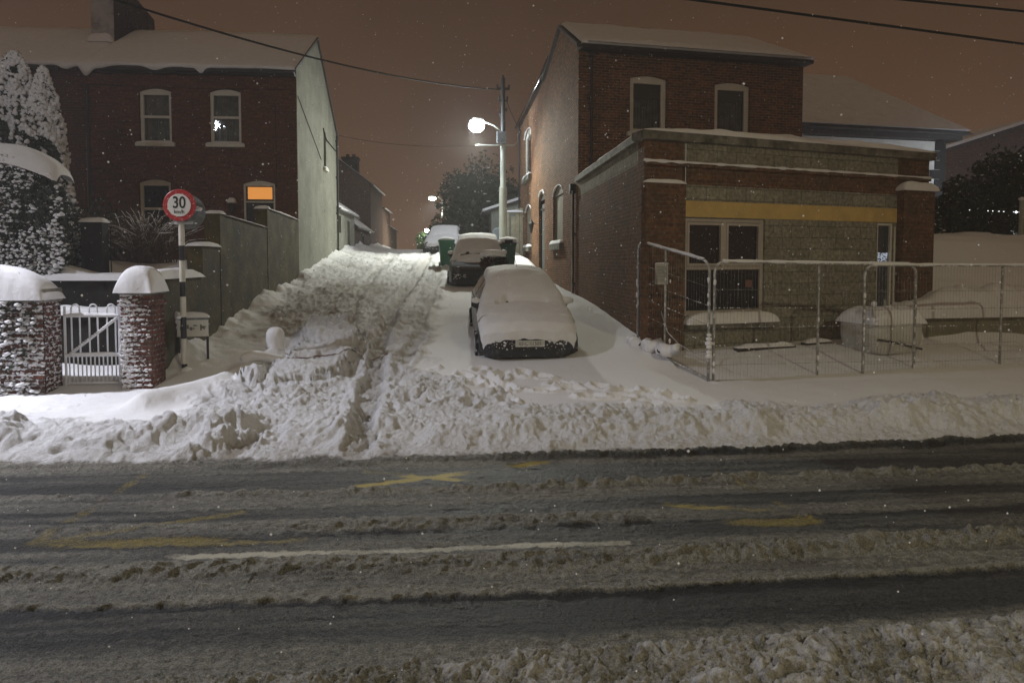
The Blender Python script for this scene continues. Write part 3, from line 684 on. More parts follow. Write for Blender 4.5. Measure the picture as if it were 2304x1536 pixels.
# ------------------------------------------------------------------ building helpers
def arc_z(x, x0, x1, z1, rise):
    """height of a segmental arch of the given rise whose crown is at z1"""
    if rise <= 0: return z1
    h = (x1-x0)/2; rad = (h*h+rise*rise)/(2*rise); c = (x0+x1)/2
    return z1 - rise + math.sqrt(max(0, rad*rad-(x-c)**2)) - (rad-rise)
def wall_front(mb, x0, x1, z0, z1, ops, depth=0.12):
    xs = sorted({x0, x1, *[o[0] for o in ops], *[o[1] for o in ops]}); zs = sorted({z0, z1, *[o[2] for o in ops], *[o[3] for o in ops]})
    for i in range(len(xs)-1):
        for j in range(len(zs)-1):
            cx = (xs[i]+xs[i+1])/2; cz = (zs[j]+zs[j+1])/2
            if any(o[0] < cx < o[1] and o[2] < cz < o[3] for o in ops): continue
            mb.quad((xs[i], 0, zs[j]), (xs[i+1], 0, zs[j]), (xs[i+1], 0, zs[j+1]), (xs[i], 0, zs[j+1]))
    for o in ops:
        a, b, c, d = o[:4]; rise = o[4] if len(o) > 4 else 0
        sp = d - rise
        mb.quad((a, 0, c), (a, depth, c), (a, depth, sp), (a, 0, sp)); mb.quad((b, 0, c), (b, 0, sp), (b, depth, sp), (b, depth, c))
        mb.quad((a, 0, c), (b, 0, c), (b, depth, c), (a, depth, c))
        n = 10 if rise else 1
        for k in range(n):
            p, q = a+(b-a)*k/n, a+(b-a)*(k+1)/n; zp, zq = arc_z(p, a, b, d, rise), arc_z(q, a, b, d, rise)
            mb.quad((p, 0, zp), (p, depth, zp), (q, depth, zq), (q, 0, zq))
            if rise: mb.quad((p, 0, zp), (q, 0, zq), (q, 0, d), (p, 0, d))
def frame_mb(mb, a, b, c, d, rise, y0, y1, wd, bars=(), mull=()):
    mb.box(a, a+wd, y0, y1, c, d-rise); mb.box(b-wd, b, y0, y1, c, d-rise)
    mb.box(a+wd, b-wd, y0, y1, c, c+wd)
    zi = d - rise - wd*0.9
    pts = [(a, d-rise)] + [(a+wd, d-rise), (a+wd, zi), (b-wd, zi), (b-wd, d-rise), (b, d-rise)]
    n = 10
    top = [(a+(b-a)*k/n, arc_z(a+(b-a)*k/n, a, b, d, rise)) for k in range(n, -1, -1)] if rise else []
    mb.prism([(a+wd, zi), (b-wd, zi), (b-wd, d-rise), (a+wd, d-rise)], y0, y1)
    if rise: mb.prism([(x, z) for x, z in reversed(top)], y0, y1)
    for z in bars: mb.box(a+wd, b-wd, y0-0.006, y1-0.006, z-wd*0.4, z+wd*0.4)
    for x, zz0, zz1 in mull: mb.box(x-wd*0.5, x+wd*0.5, y0-0.004, y1-0.004, zz0, zz1)
    return zi
def window(house, Mx, op, depth=0.12, wd=0.09, bars=(0.5,), back='curtain', sill=True, mull=(), name='window', backd=0.12, sill_snow=0.05, sill_o=0.10):
    a, b, c, d = op[:4]; rise = op[4] if len(op) > 4 else 0
    f = MB(); f.M = Mx
    zi = frame_mb(f, a+0.004, b-0.004, c+0.004, d-0.004, rise, depth-0.06, depth+0.02, wd, [c+(d-rise-c)*t for t in bars], mull)
    fo = f.build(name, M['white_paint'], house, bevel=0.006)
    p = MB(); p.M = Mx; p.quad((a+wd, depth-0.01, c+wd), (b-wd, depth-0.01, c+wd), (b-wd, depth-0.01, zi), (a+wd, depth-0.01, zi)); p.build('pane', M['glass'], fo)
    k = MB(); k.M = Mx
    nx = 60; pts = []
    for i in range(nx):
        x = a-0.05 + (b-a+0.1)*i/(nx-1)
        yy = depth + backd + (0.022*math.sin(x*70)+0.012*math.sin(x*31+1) if back == 'curtain' else 0)
        pts += [(x, yy, c-0.05), (x, yy, d+0.05)]
    k.grid(pts, nx, 2); k.build('curtain' if back == 'curtain' else ('blind' if back == 'blind' else 'dark_interior'), M[{'curtain': 'curtain', 'blind': 'blind'}.get(back, 'dark_room')], fo, smooth=True)
    if sill:
        s = MB(); s.M = Mx; s.box(a-0.10, b+0.10, -0.09, depth-0.062, c-sill_o, c-0.002); so = s.build('sill', M['white_paint'] if sill_o < .2 else M['concrete'], fo, bevel=0.008)
        s = MB(); s.M = Mx; snow_slab(s, a-0.09, b+0.09, -0.085, depth-0.066, c, sill_snow, seed=int(a*10) % 17, res=0.03); s.build('sill_snow', M['snow_smooth'], fo, smooth=True)
    return fo

def roof_snow(mb, x0f, x1f, prof, h, n=140, seed=0, lip=0.10, droops=(), edge=0.05, amp=0.35):
    """snow lying on a roof: prof is (y, z) from the eave over the ridge; x0f / x1f give the ends at a given y"""
    yy = []; 
    for (a, za), (b, zb) in zip(prof[:-1], prof[1:]):
        k = 9
        for i in range(k): yy.append((a+(b-a)*i/k, za+(zb-za)*i/k))
    yy.append(prof[-1])
    nv = len(yy) + 3
    pts = []
    for i in range(n):
        t = i/(n-1)
        col = []
        for j, (y, z) in enumerate(yy):
            x = x0f(y) + (x1f(y)-x0f(y))*t
            e = min(1.0, (min(t, 1-t)*(x1f(y)-x0f(y))/0.18)) ** 0.5
            nz = float(fbm(np.array(x*0.9+seed*3), np.array(y*0.9), 1.0, 3, seed)) - 0.5
            hh = h*(0.35+0.65*e)*(1+amp*2*nz)
            if j == len(yy)-1: hh *= 0.5
            col.append((x, y, z+hh))
        x = col[0][0]
        dr = lip*(0.35+1.1*max(0, float(fbm(np.array(x*1.3+seed), np.array(2.0), 1.0, 3, seed+3))-0.3)*1.4)
        for cxx, wdt, am in droops: dr += am*math.exp(-((x-cxx)/wdt)**2)
        y, z = yy[0]
        pre = [(x, y+0.02, z-dr*0.92), (x, y-0.045, z-dr), (x, y-0.075-dr*.1, z+h*0.35-dr*0.35)]
        pts += pre + col
    mb.grid(pts, n, nv)
    return mb
def roof_slab(mb, x0f, x1f, prof, th=0.10):
    vs = []; fs = []; k = len(prof)
    for xf in (x0f, x1f):
        for y, z in prof: vs.append((xf(y), y, z))
        for y, z in prof: vs.append((xf(y), y, z-th))
    o = 2*k
    for i in range(k-1):
        fs += [(i, i+1, o+i+1, o+i), (k+i, o+k+i, o+k+i+1, k+i+1), (i, k+i, k+i+1, i+1), (o+i, o+i+1, o+k+i+1, o+k+i)]
    fs += [(0, o, o+k, k), (k-1, 2*k-1, o+2*k-1, o+k-1)]
    mb.add(vs, fs); return mb
def RZ(a, x=0, y=0, z=0): return Matrix.Translation((x, y, z)) @ Matrix.Rotation(R(a), 4, 'Z')
I4 = Matrix.Identity(4)
def bracket_pipe(house, x, z0, z1, Mx=I4, r=0.038, y=-0.06, name='downpipe', hopper=False):
    p = MB(); p.M = Mx; p.tube([(x, y, z0), (x, y, z1)], r, 10)
    for z in np.arange(z0+0.4, z1, 1.4): p.box(x-0.06, x+0.06, y-0.01, 0.0, z-0.03, z+0.03)
    if hopper: p.prism([(x-0.06, z1-0.18), (x+0.06, z1-0.18), (x+0.13, z1+0.08), (x-0.13, z1+0.08)], y-0.1, -0.003)
    return p.build(name, M['iron_dark'], house, smooth=True, auto=40)
def side_snow(house, pts, r, Mx=I4, seed=0):
    """thin line of driven snow clinging along an edge"""
    k = MB(); k.M = Mx; q = []; rs = []
    for (a, b) in zip(pts[:-1], pts[1:]):
        n = max(4, int((Vector(b)-Vector(a)).length/0.06))
        for i in range(n): q.append(tuple(Vector(a).lerp(Vector(b), i/n)))
    q.append(pts[-1])
    for i in range(len(q)): rs.append(r*(0.45+0.9*float(vnoise(np.array(i*0.33), np.array(seed*1.7), seed))))
    k.tube(q, rs, 6)
    return k.build('snow_line', M['snow_smooth'], house, smooth=True)

# ------------------------------------------------------------------ brick house left of the lane
H1 = thing('brick_house', 'dark red brick house with pale gable wall and glowing orange light over its door', 'house', (-4.67, 20.8, 0))
ops = [(-4.47, -3.57, 5.66, 7.24, .10), (-2.50, -1.60, 5.66, 7.26, .10), (-4.53, -3.63, 2.95, 4.62, .10), (-1.57, -0.66, 2.15, 4.60, .10)]
wl = MB(); wall_front(wl, -5.95, 0, 0.5, 7.9, ops, 0.14); wl.build('front_wall', M['brick_left'], H1)
gm = RZ(90)     # x runs back along the lane, outside faces the lane
gw = MB(); gw.M = gm; gop = (4.05, 4.5, 5.55, 6.85, 0)
wall_front(gw, 0, 6.6, 0.5, 7.1, [gop], 0.14); gw.poly([(0, 0, 7.1), (6.6, 0, 7.1), (6.6, 0, 7.2), (3.05, 0, 9.68), (0, 0, 7.85)])
gw.quad((6.6, 0, .5), (6.6, 6, .5), (6.6, 6, 7.2), (6.6, 0, 7.2))
gw.build('gable_wall', M['render_pale'], H1)
for o_, bk in ((ops[0], 'curtain'), (ops[1], 'curtain'), (ops[2], 'dark')):
    window(H1, I4, o_, 0.14, 0.085, (0.52,), bk)
window(H1, gm, gop, 0.14, 0.05, (0.5,), 'dark', sill_snow=0.07)
# door with the lit transom
d = MB(); a, b, c, e, rs = ops[3]; frame_mb(d, a+.004, b-.004, c, e-.004, rs, 0.02, 0.12, 0.05, (3.98,)); dfo = d.build('door_frame', M['white_paint'], H1, bevel=0.005)
d = MB(); d.box(a+.055, b-.055, 0.075, 0.115, c, 3.955); d.box(a+.12, b-.12, 0.062, 0.074, 3.1, 3.8); d.box(a+.12, b-.12, 0.062, 0.074, 2.3, 2.95); dd = d.build('door', M['dark_door'], H1, bevel=0.006)
d = MB(); d.lathe([(0.0, 0), (0.02, 0.0), (0.03, -0.02), (0.02, -0.045), (0, -0.05)], 12, (b-.15, 0.074, 3.05), 'y'); d.build('handle', M['galv'], dd, smooth=True)
d = MB(); d.quad((a+.10, 0.085, 4.06), (b-.10, 0.085, 4.06), (b-.10, 0.085, 4.42), (a+.10, 0.085, 4.42)); tr = d.build('transom', M['transom'], H1)
d = MB()
for r_ in ((a+.054, b-.054, 4.0, 4.06), (a+.054, b-.054, 4.42, 4.47), (a+.054, a+.10, 4.06, 4.42), (b-.10, b-.054, 4.06, 4.42)): d.box(r_[0], r_[1], 0.07, 0.10, r_[2], r_[3])
d.build('transom_frame', M['dark_door'], tr)
prof1 = [(-0.30, 7.80), (3.05, 9.78), (6.85, 7.12)]
rf = MB(); roof_slab(rf, lambda y: -5.95, lambda y: 0.06, prof1, 0.09); rfo = rf.build('roof', M['slate'], H1)
rs_ = MB(); roof_snow(rs_, lambda y: -5.95, lambda y: 0.04, prof1, 0.09, 170, 2, 0.05, ((-5.75, .16, .28), (-5.4, .3, .1), (-3.9, .25, .10), (-2.6, .12, .16)))
rs_.build('roof_snow', M['snow_smooth'], rfo, smooth=True)
gt = MB(); gt.tube([(-5.9, -0.27, 7.70), (0.0, -0.27, 7.70)], 0.06, 10); gt.box(-5.94, -0.01, -0.2, -0.015, 7.62, 7.70); gt.build('gutter', M['iron_dark'], H1, smooth=True, auto=40)
bracket_pipe(H1, -5.87, 2.2, 7.3)
cb = MB(); cb.tube([(-0.62, -0.02, 6.9), (-0.60, -0.02, 5.2), (-0.62, -0.02, 4.4)], 0.009, 5); cb.tube([(-5.9, -0.02, 7.30), (-3, -0.025, 7.24), (-0.2, -0.02, 7.26), (-.05, -0.02, 7.1)], 0.010, 5); cb.build('wall_cable', M['cable'], H1)
cb = MB(); cb.M = gm; cb.tube([(0.05, -0.02, 7.1), (1.6, -0.02, 6.5), (3.5, -0.02, 5.75)], 0.012, 5); cb.tube([(3.9, -0.03, 6.9), (4.4, -0.03, 6.6), (6.4, -0.03, 6.5)], 0.02, 6); cb.build('wall_cable', M['cable'], H1)
bracket_pipe(H1, 6.5, 2.3, 7.1, gm)
# lantern on the wall beside the door
lt = MB(); lt.M = Matrix.Translation((-1.86, -0.16, 3.62)); lt.lathe([(0.03, 0), (0.07, 0.03), (0.095, 0.28), (0.11, 0.29), (0.02, 0.40), (0.0, 0.44)], 6); lt.box(-0.015, 0.015, 0.05, 0.159, 0.10, 0.14)
lto = lt.build('wall_lantern', M['iron_dark'], H1)
lt = MB(); snow_slab(lt, -1.97, -1.75, -0.27, -0.05, 3.93, 0.16, seed=3, res=0.03); lt.build('lantern_snow', M['snow_smooth'], lto, smooth=True)
# chimney stack on the party wall
ch = MB(); ch.prism([(1.85, 8.9), (1.85, 12.6), (2.45, 12.6), (2.55, 11.15), (4.75, 10.75), (4.75, 8.5)], -7.45, -6.78, 'x')
for i in range(16): ch.box(-6.779, -6.70-0.05*random.random(), 2.6+i*0.13, 2.6+i*0.13+0.09, 9.75+0.3*random.random(), 11.05-i*.02-0.25*random.random())
cho = ch.build('chimney_stack', brick_mat('sooty_brick', (0.075, 0.035, 0.03), (0.045, 0.025, 0.022), (0.07, 0.06, 0.05)), None)
cho.location = (-3.85, 20.8, 0)
tag(cho, 'tall chimney with pale snow blown face on the roof at upper left', 'chimney')
ch = MB(); ch.box(-7.46, -6.79, 1.81, 1.848, 8.9, 12.6); ch.build('rendered_face', pmat('snow_blown_render', (0.42, 0.40, 0.40), bump=0.01, var=0.15, vscale=4, dirt=(0.2, 0.18, 0.18), dscale=3), cho)
ch = MB(); snow_slab(ch, -7.5, -6.75, 1.55, 1.83, 9.0, 0.30, seed=9); ch.build('snow_drift', M['snow_smooth'], cho, smooth=True)

# ------------------------------------------------------------------ neighbouring terrace house, far left
H2 = thing('terraced_house', 'dark brick terraced house behind the snow laden conifers at the far left', 'house', (-10.62, 20.8, 0))
wl = MB(); wall_front(wl, -9, -0.004, 0.5, 7.88, [], 0.14); wl.build('front_wall', brick_mat('darker_brick', (0.13, 0.045, 0.030), (0.08, 0.032, 0.024), (0.10, 0.08, 0.065), snow=0.25, snowscale=9), H2)
rf = MB(); roof_slab(rf, lambda y: -9, lambda y: -0.006, [(-0.30, 7.78), (3.05, 9.76), (6.6, 7.1)], 0.09); rfo = rf.build('roof', M['slate'], H2)
rs_ = MB(); roof_snow(rs_, lambda y: -9, lambda y: 0.0, [(-0.30, 7.78), (3.05, 9.76), (6.6, 7.1)], 0.09, 150, 5, 0.06, ((-0.35, .18, .12), (-1.9, .1, .15)))
rs_.build('roof_snow', M['snow_smooth'], rfo, smooth=True)
gt = MB(); gt.tube([(-9, -0.27, 7.68), (-0.6, -0.27, 7.68)], 0.06, 10); gt.build('gutter', M['iron_dark'], H2, smooth=True)

# ------------------------------------------------------------------ brick corner house right of the lane
H3 = thing('corner_house', 'brown brick corner house whose side wall is brightly lit by the lane lamp', 'house', (3.34, 18.65, 0), 8)
ops3 = [(1.50, 2.60, 5.80, 7.40, .09), (4.08, 5.20, 5.85, 7.36, .09)]
wl = MB(); wall_front(wl, 0, 6.93, 0.4, 8.05, ops3, 0.14); wl.quad((6.93, 0, .4), (6.93, 6, .4), (6.93, 6, 8.05), (6.93, 0, 8.05))
wl.build('front_wall', M['brick_right'], H3)
for o_ in ops3:
    wo_ = window(H3, I4, o_, 0.14, 0.13, (), 'curtain', sill_snow=0.08)
    k_ = MB(); k_.box(o_[0]+.05, o_[1]-.05, .185, .20, o_[2]+.98, o_[3]-.05); k_.build('roller_blind', M['blind'], wo_)
ds = Vector((math.cos(R(83.2)), math.sin(R(83.2)), 0)) * 14
sm = RZ(83.2+180, ds.x, ds.y)
def T(t): return 14 - t
sops = [(T(4.2), T(2.35), 2.80, 4.66, .22), (T(7.65), T(6.1), 1.2, 4.82, .22), (T(11.75), T(9.93), 2.86, 4.66, .22), (T(12.2), T(10.0), 5.90, 7.95, .22)]
sw = MB(); sw.M = sm; wall_front(sw, 0, 14, 0.4, 8.02, sops, 0.16)
sw.poly([(14, 0, 8.02), (T(.05), 0, 8.18), (T(2.8), 0, 9.48), (T(4.7), 0, 9.12), (T(7.4), 0, 8.72), (T(10), 0, 8.66), (0, 0, 8.58), (0, 0, 8.02)])
sw.quad((0, 0, .4), (0, 5, .4), (0, 5, 8.5), (0, 0, 8.5))
sw.build('side_wall', M['brick_right'], H3)
blank = pmat('boarded_window_panel', (0.25, 0.225, 0.175), var=0.12, bump=0.003, dirt=(0.17, 0.155, 0.12))
for o_ in (sops[0], sops[2], sops[3]):
    p = MB(); p.M = sm; frame_mb(p, o_[0]+.004, o_[1]-.004, o_[2]+.004, o_[3]-.004, .22, .06, .14, .07); po = p.build('window', M['white_paint'] if o_ is sops[3] else blank, H3, bevel=.006)
    p = MB(); p.M = sm; p.box(o_[0]+.074, o_[1]-.074, .10, .13, o_[2]+.074, o_[3]-.22); p.build('blank_panel', blank if o_ is not sops[3] else M['car_glass'], po)
    p = MB(); p.M = sm; p.box(o_[0]-.15, o_[1]+.15, -.14, .058, o_[2]-.2, o_[2]-.002); p.build('sill', M['concrete'], po, bevel=.01)
    p = MB(); p.M = sm; snow_slab(p, o_[0]-.14, o_[1]+.14, -.13, .055, o_[2], .11, seed=5); p.build('sill_snow', M['snow_smooth'], po, smooth=True)
    side_snow(po, [(o_[0]-.02, -.01, o_[3]-.25)] + [(o_[0]+(o_[1]-o_[0])*k/8, -.012, arc_z(o_[0]+(o_[1]-o_[0])*k/8, o_[0], o_[1], o_[3]+.02, .22)) for k in range(1, 9)], .03, sm, 3)
o_ = sops[1]; p = MB(); p.M = sm; p.box(o_[0]+.07, o_[1]-.07, .12, .155, 1.2, 4.4); p.box(o_[0]+.3, o_[1]-.3, .112, .119, 3.4, 4.2); p.box(o_[0]+.3, o_[1]-.3, .112, .119, 1.6, 3.1); dd = p.build('door', pmat('grey_door', (0.10, 0.10, 0.095), var=.2), H3, bevel=.006)
p = MB(); p.M = sm; frame_mb(p, o_[0]+.003, o_[1]-.003, 1.2, o_[3]-.004, .22, .07, .119, .06, (4.2,)); p.build('door_frame', M['iron_dark'], H3)
p = MB(); p.M = sm; p.lathe([(0, 0), (.04, .02), (.05, .04), (.11, .36), (.13, .38), (.02, .52), (0, .56)], 6, (T(8.35), -.2, 3.35)); p.box(T(8.35)-.015, T(8.35)+.015, -.2, -.003, 3.72, 3.75); p.build('wall_lantern', M['iron_dark'], H3)
side_snow(H3, [(o_[0]+.1, -.012, 4.72), (o_[0]+.5, -.014, 4.86), (o_[1]-.4, -.014, 4.86), (o_[1], -.012, 4.65)], .035, sm, 4)
x0s = lambda y: 0.118*y - 0.10
prof3 = [(-0.25, 8.07), (2.75, 9.56), (6.2, 8.85)]
rf = MB(); roof_slab(rf, x0s, lambda y: 7.02, prof3, 0.10); rfo = rf.build('roof', M['slate'], H3)
rs_ = MB(); roof_snow(rs_, lambda y: x0s(y)+.10, lambda y: 7.02, prof3, 0.13, 150, 8, 0.03, (), amp=.4); rs_.build('roof_snow', M['snow_smooth'], rfo, smooth=True)
# lip of snow along the front eave
lp = MB(); snow_slab(lp, 0.15, 7.02, -0.42, 0.25, 8.10, 0.17, seed=12, amp=.5, res=.05); lp.build('eave_snow', M['snow_smooth'], rfo, smooth=True)
gt = MB(); gt.box(-0.02, 6.98, -0.34, -0.004, 7.93, 8.05); gt.tube([(-0.02, -0.36, 7.98), (6.98, -0.36, 7.98)], 0.06, 10); gt.build('gutter', M['iron_dark'], H3, smooth=True, auto=40)
bracket_pipe(H3, 0.36, 4.6, 7.95)
rw = MB(); rw.M = sm; rw.prism([(-0.2, 8.60), (T(7.4), 8.74), (T(6.6), 8.86), (T(6.6), 9.0), (T(7.4), 8.9), (-0.2, 8.78)], -.12, 5); rw.build('rear_roof', M['slate'], H3)
gt = MB(); gt.M = sm; gt.tube([(-0.2, -0.16, 8.62), (T(7.4), -0.16, 8.77), (T(6.7), -.1, 8.88), (T(4.8), -0.06, 9.16)], 0.075, 10); gt.build('gutter', pmat('wet_black_gutter', (.02, .02, .022), rough=.18), H3, smooth=True)
bracket_pipe(H3, 0.12, 2.2, 8.6, sm)
bracket_pipe(H3, T(0.42), 1.2, 4.3, sm, hopper=True)
side_snow(H3, [(T(.33), -.10, 1.3), (T(.34), -.10, 4.2)], .014, sm, 6)

# ------------------------------------------------------------------ single storey shop extension
X1 = thing('shop_extension', 'low brick and grey block extension with a yellow lintel behind the mesh fence', 'building', (3.34, 12.0, 0), 16.5)
wdo = (0.87, 2.71, 1.22, 3.02); dop = (5.64, 6.10, 0.45, 3.02)
bw_ = MB()
wall_front(bw_, 0.85, 6.18, 0.2, 3.03, [wdo, dop], 0.16); wall_front(bw_, 0.85, 6.18, 3.33, 3.62, [], .1); wall_front(bw_, 0.83, 6.18, 4.0, 4.38, [], .1)
dx = Vector((math.cos(R(73.5)), math.sin(R(73.5)), 0)) * 6.62
xm = RZ(73.5+180, dx.x, dx.y)
bw_.M = xm; wall_front(bw_, 0, 6.2, 4.0, 4.38, [], .1)
bw_.build('block_wall', M['block'], X1)
pr = MB()
wall_front(pr, 0.85, 6.18, 3.62, 4.0, [], .1)
wall_front(pr, 0.0, 0.83, 3.62, 4.38, [], .1); wall_front(pr, 6.18, 7.1, 3.7, 4.38, [], .1)
pr.quad((7.1, 0, 0), (7.1, 4, 0), (7.1, 4, 4.38), (7.1, 0, 4.38))
pr.box(0.005, 0.85, -0.05, 0.1, 0.2, 3.618); pr.box(6.18, 7.09, -0.16, 0.1, 0.0, 3.698)
pr.M = xm; wall_front(pr, 0, 6.62, 0.3, 4.0, [], .1); wall_front(pr, 6.2, 6.62, 4.0, 4.38, [], .1)
pr.build('brick_wall', M['brick_ext'], X1)
ln = MB(); ln.box(0.852, 6.178, -0.012, 0.12, 3.032, 3.328); ln.build('lintel', M['yellow'], X1, bevel=.006)
st = MB(); st.box(-0.02, 7.1, -0.06, -0.002, 3.93, 3.995); st.build('string_course', M['brick_ext'], X1)
side_snow(X1, [(-.02, -.04, 4.005), (2.2, -.045, 4.01), (4.6, -.04, 4.01), (7.1, -.04, 4.0)], .032, I4, 1)
side_snow(X1, [(.86, -.015, 3.63), (.86, -.02, 4.35)], .012, I4, 2)
cp = MB(); cp.box(-0.10, 7.2, -0.10, 0.28, 4.38, 4.53); cp.M = xm; cp.box(-.02, 6.5, -.10, .26, 4.381, 4.531); cp.build('coping', M['concrete'], X1, bevel=.012)
sp_ = MB(); snow_slab(sp_, -0.06, 7.2, -0.11, 0.27, 4.53, 0.13, seed=21, amp=.3, res=.05); sp_.M = xm; snow_slab(sp_, 0.0, 6.45, -.085, .24, 4.53, .06, seed=22, amp=.4, res=.05); sp_.build('coping_snow', M['snow_smooth'], X1, smooth=True)
fr = MB(); fr.poly([(0.05, .1, 4.33), (7.05, .1, 4.33), (7.05, 4.0, 4.33), (1.8, 6.1, 4.33)]); fr.build('flat_roof', M['snow'], X1)
for a_ in ((-0.02, 0.86, -0.07, 3.62, 0.07, 23), (6.12, 7.14, -0.24, 3.70, 0.20, 24)):
    sp_ = MB(); snow_slab(sp_, a_[0], a_[1], a_[2], 0.02, a_[3], a_[4], seed=a_[5], res=.03); sp_.build('pier_snow', M['snow_smooth'], X1, smooth=True)
# big window: two lights above a fixed pane
f = MB(); a, b, c, d = wdo
frame_mb(f, a+.003, b-.003, c+.003, d-.003, 0, .04, .12, .075, (2.09,), ((1.79, 2.1, 2.97),))
for q in ((a+.08, 1.75), (1.83, b-.08)):
    f.box(q[0], q[0]+.05, .03, .10, 2.13, 2.94); f.box(q[1]-.05, q[1], .03, .10, 2.13, 2.94); f.box(q[0]+.05, q[1]-.05, .03, .10, 2.13, 2.18); f.box(q[0]+.05, q[1]-.05, .03, .10, 2.89, 2.94)
fo = f.build('window', pmat('dusty_pink_white_frame', (0.42, 0.37, 0.32), rough=.5, var=.1), X1, bevel=.006)
dark_glass = pmat('dark_glass_with_frost', (0.010, 0.011, 0.013), rough=0.10, spec=.6, dirt=(0.35, 0.36, 0.37), dscale=30, dlo=0.63, dhi=0.70)
for q in ((a+.13, 1.70, 2.18, 2.89), (1.88, b-.13, 2.18, 2.89), (a+.08, b-.08, c+.08, 2.05)):
    p = MB(); p.quad((q[0], .085, q[2]), (q[1], .085, q[2]), (q[1], .085, q[3]), (q[0], .085, q[3])); p.build('pane', dark_glass, fo)
p = MB(); p.box(2.33, 2.48, .078, .082, 1.72, 1.86); p.build('sticker', pmat('pink_sticker', (.20, .10, .09)), fo)
p = MB(); p.box(a-.03, b+.22, -.17, .035, 0.98, 1.06); p.build('sill', M['concrete'], fo)
p = MB(); snow_slab(p, a-.04, b+.24, -.2, .037, 1.06, .22, seed=31, amp=.12, res=.04, p=6); p.build('sill_snow', M['snow_smooth'], fo, smooth=True)
# narrow door at the right
f = MB(); a, b, c, d = dop; frame_mb(f, a+.003, b-.003, c, d-.003, 0, .03, .11, .055); f.box(b+.01, b+.04, -.02, .02, .4, 2.95); fo = f.build('glazed_door', M['white_paint'], X1, bevel=.005)
p = MB(); p.quad((a+.06, .075, c+.06), (b-.06, .075, c+.06), (b-.06, .075, d-.06), (a+.06, .075, d-.06)); p.build('pane', pmat('frosted_door_glass', (0.045, 0.055, 0.07), rough=.18, spec=.7, bump=.003, bscale=30), fo)
p = MB(); p.quad((a+.07, .070, 2.12), (b-.075, .070, 2.12), (b-.075, .070, 2.40), (a+.07, .070, 2.40))  # glowing patch painted in for a lamp's reflection in the door glass
gm_ = bpy.data.materials.new('painted_lamp_reflection'); gm_.use_nodes = True; t_ = gm_.node_tree; b_ = t_.nodes['Principled BSDF']; n_ = t_.nodes.new('ShaderNodeTexVoronoi'); n_.inputs['Scale'].default_value = 42
tc_ = t_.nodes.new('ShaderNodeTexCoord'); t_.links.new(tc_.outputs['Object'], n_.inputs['Vector']); r_ = t_.nodes.new('ShaderNodeMapRange'); r_.inputs[1].default_value = .15; r_.inputs[2].default_value = .6; r_.inputs[3].default_value = 1.0; r_.inputs[4].default_value = .03
t_.links.new(n_.outputs['Distance'], r_.inputs[0]); t_.links.new(r_.outputs[0], b_.inputs['Emission Strength']); b_.inputs['Emission Color'].default_value = (.75, .85, 1, 1); b_.inputs['Base Color'].default_value = (.1, .1, .12, 1)
p.build('reflection_patch', gm_, fo)
nb = MB(); nb.box(0.20, 0.47, -.068, -.052, 1.80, 2.17); nbo = nb.build('notice_board', M['paper'], None); nbo.location = X1.location; nbo.rotation_euler = X1.rotation_euler
tag(nbo, 'small white planning notice fixed to the brick pier of the extension', 'notice')
nb = MB()
for i in range(11): nb.box(0.225, 0.43-0.05*random.random(), -.0705, -.0685, 2.11-i*.026, 2.12-i*.026)
nb.build('faint_print', M['ink'], nbo)
nb = MB(); snow_slab(nb, .19, .48, -.09, -.05, 2.17, .03, seed=4, res=.03); nb.build('snow_cap', M['snow_smooth'], nbo, smooth=True)

# ------------------------------------------------------------------ hip roofed house behind, right
H4 = thing('hip_roofed_house', 'white house with black quoins and snow covered hip roof behind the extension', 'house', (12.2, 24.3, 0), 8)
wl = MB(); wl.box(-2, 6.75, 0, 7, 2.5, 6.85); wl.build('wall', M['render_white'], H4)
q = MB()
for i in range(11):
    z = 6.85 - .36*(i+1); q.box(6.30-(0.22 if i % 2 else 0), 6.775, -.03, 0.6, z+.01, z+.35)
q.box(6.55, 6.772, -.026, .5, 2.6, 6.84)
q.build('quoins', pmat('black_quoins', (.018, .018, .018), var=.2), H4)
q = MB(); q.box(-2, 7.25, -.32, 7.4, 6.88, 7.06); q.build('eaves', M['iron_dark'], H4)
e0, e1 = (-2.2, -.62), (7.45, 7.6); rz0, rz1 = 7.07, 10.0
q = MB(); 
def hip(q, dz, ins=0):
    A, B, Cc, D = (-2.2, -.62+ins, rz0+dz), (7.45-ins, -.62+ins, rz0+dz), (7.45-ins, 7.6, rz0+dz), (-2.2, 7.6, rz0+dz); E, F_ = (-2.2, 3.4, rz1+dz), (5.0, 3.4, rz1+dz)
    q.quad(A, B, F_, E); q.poly([B, Cc, F_]); q.quad(Cc, D, E, F_); q.poly([D, A, E]); q.quad(A, D, Cc, B)
hip(q, 0); rfo = q.build('roof', M['slate'], H4)
q = MB(); hip(q, .15, .06); q.build('roof_snow', snow_mat('streaky_roof_snow', dirty=(.62, .6, .6), bump=.03, bscale=4), rfo)
q = MB()
for x0_ in (2.55, 4.55): q = MB(); q.box(x0_, x0_+.85, -.025, -.004, 6.46, 6.50); q.build('vent_slot', M['iron_dark'], H4)

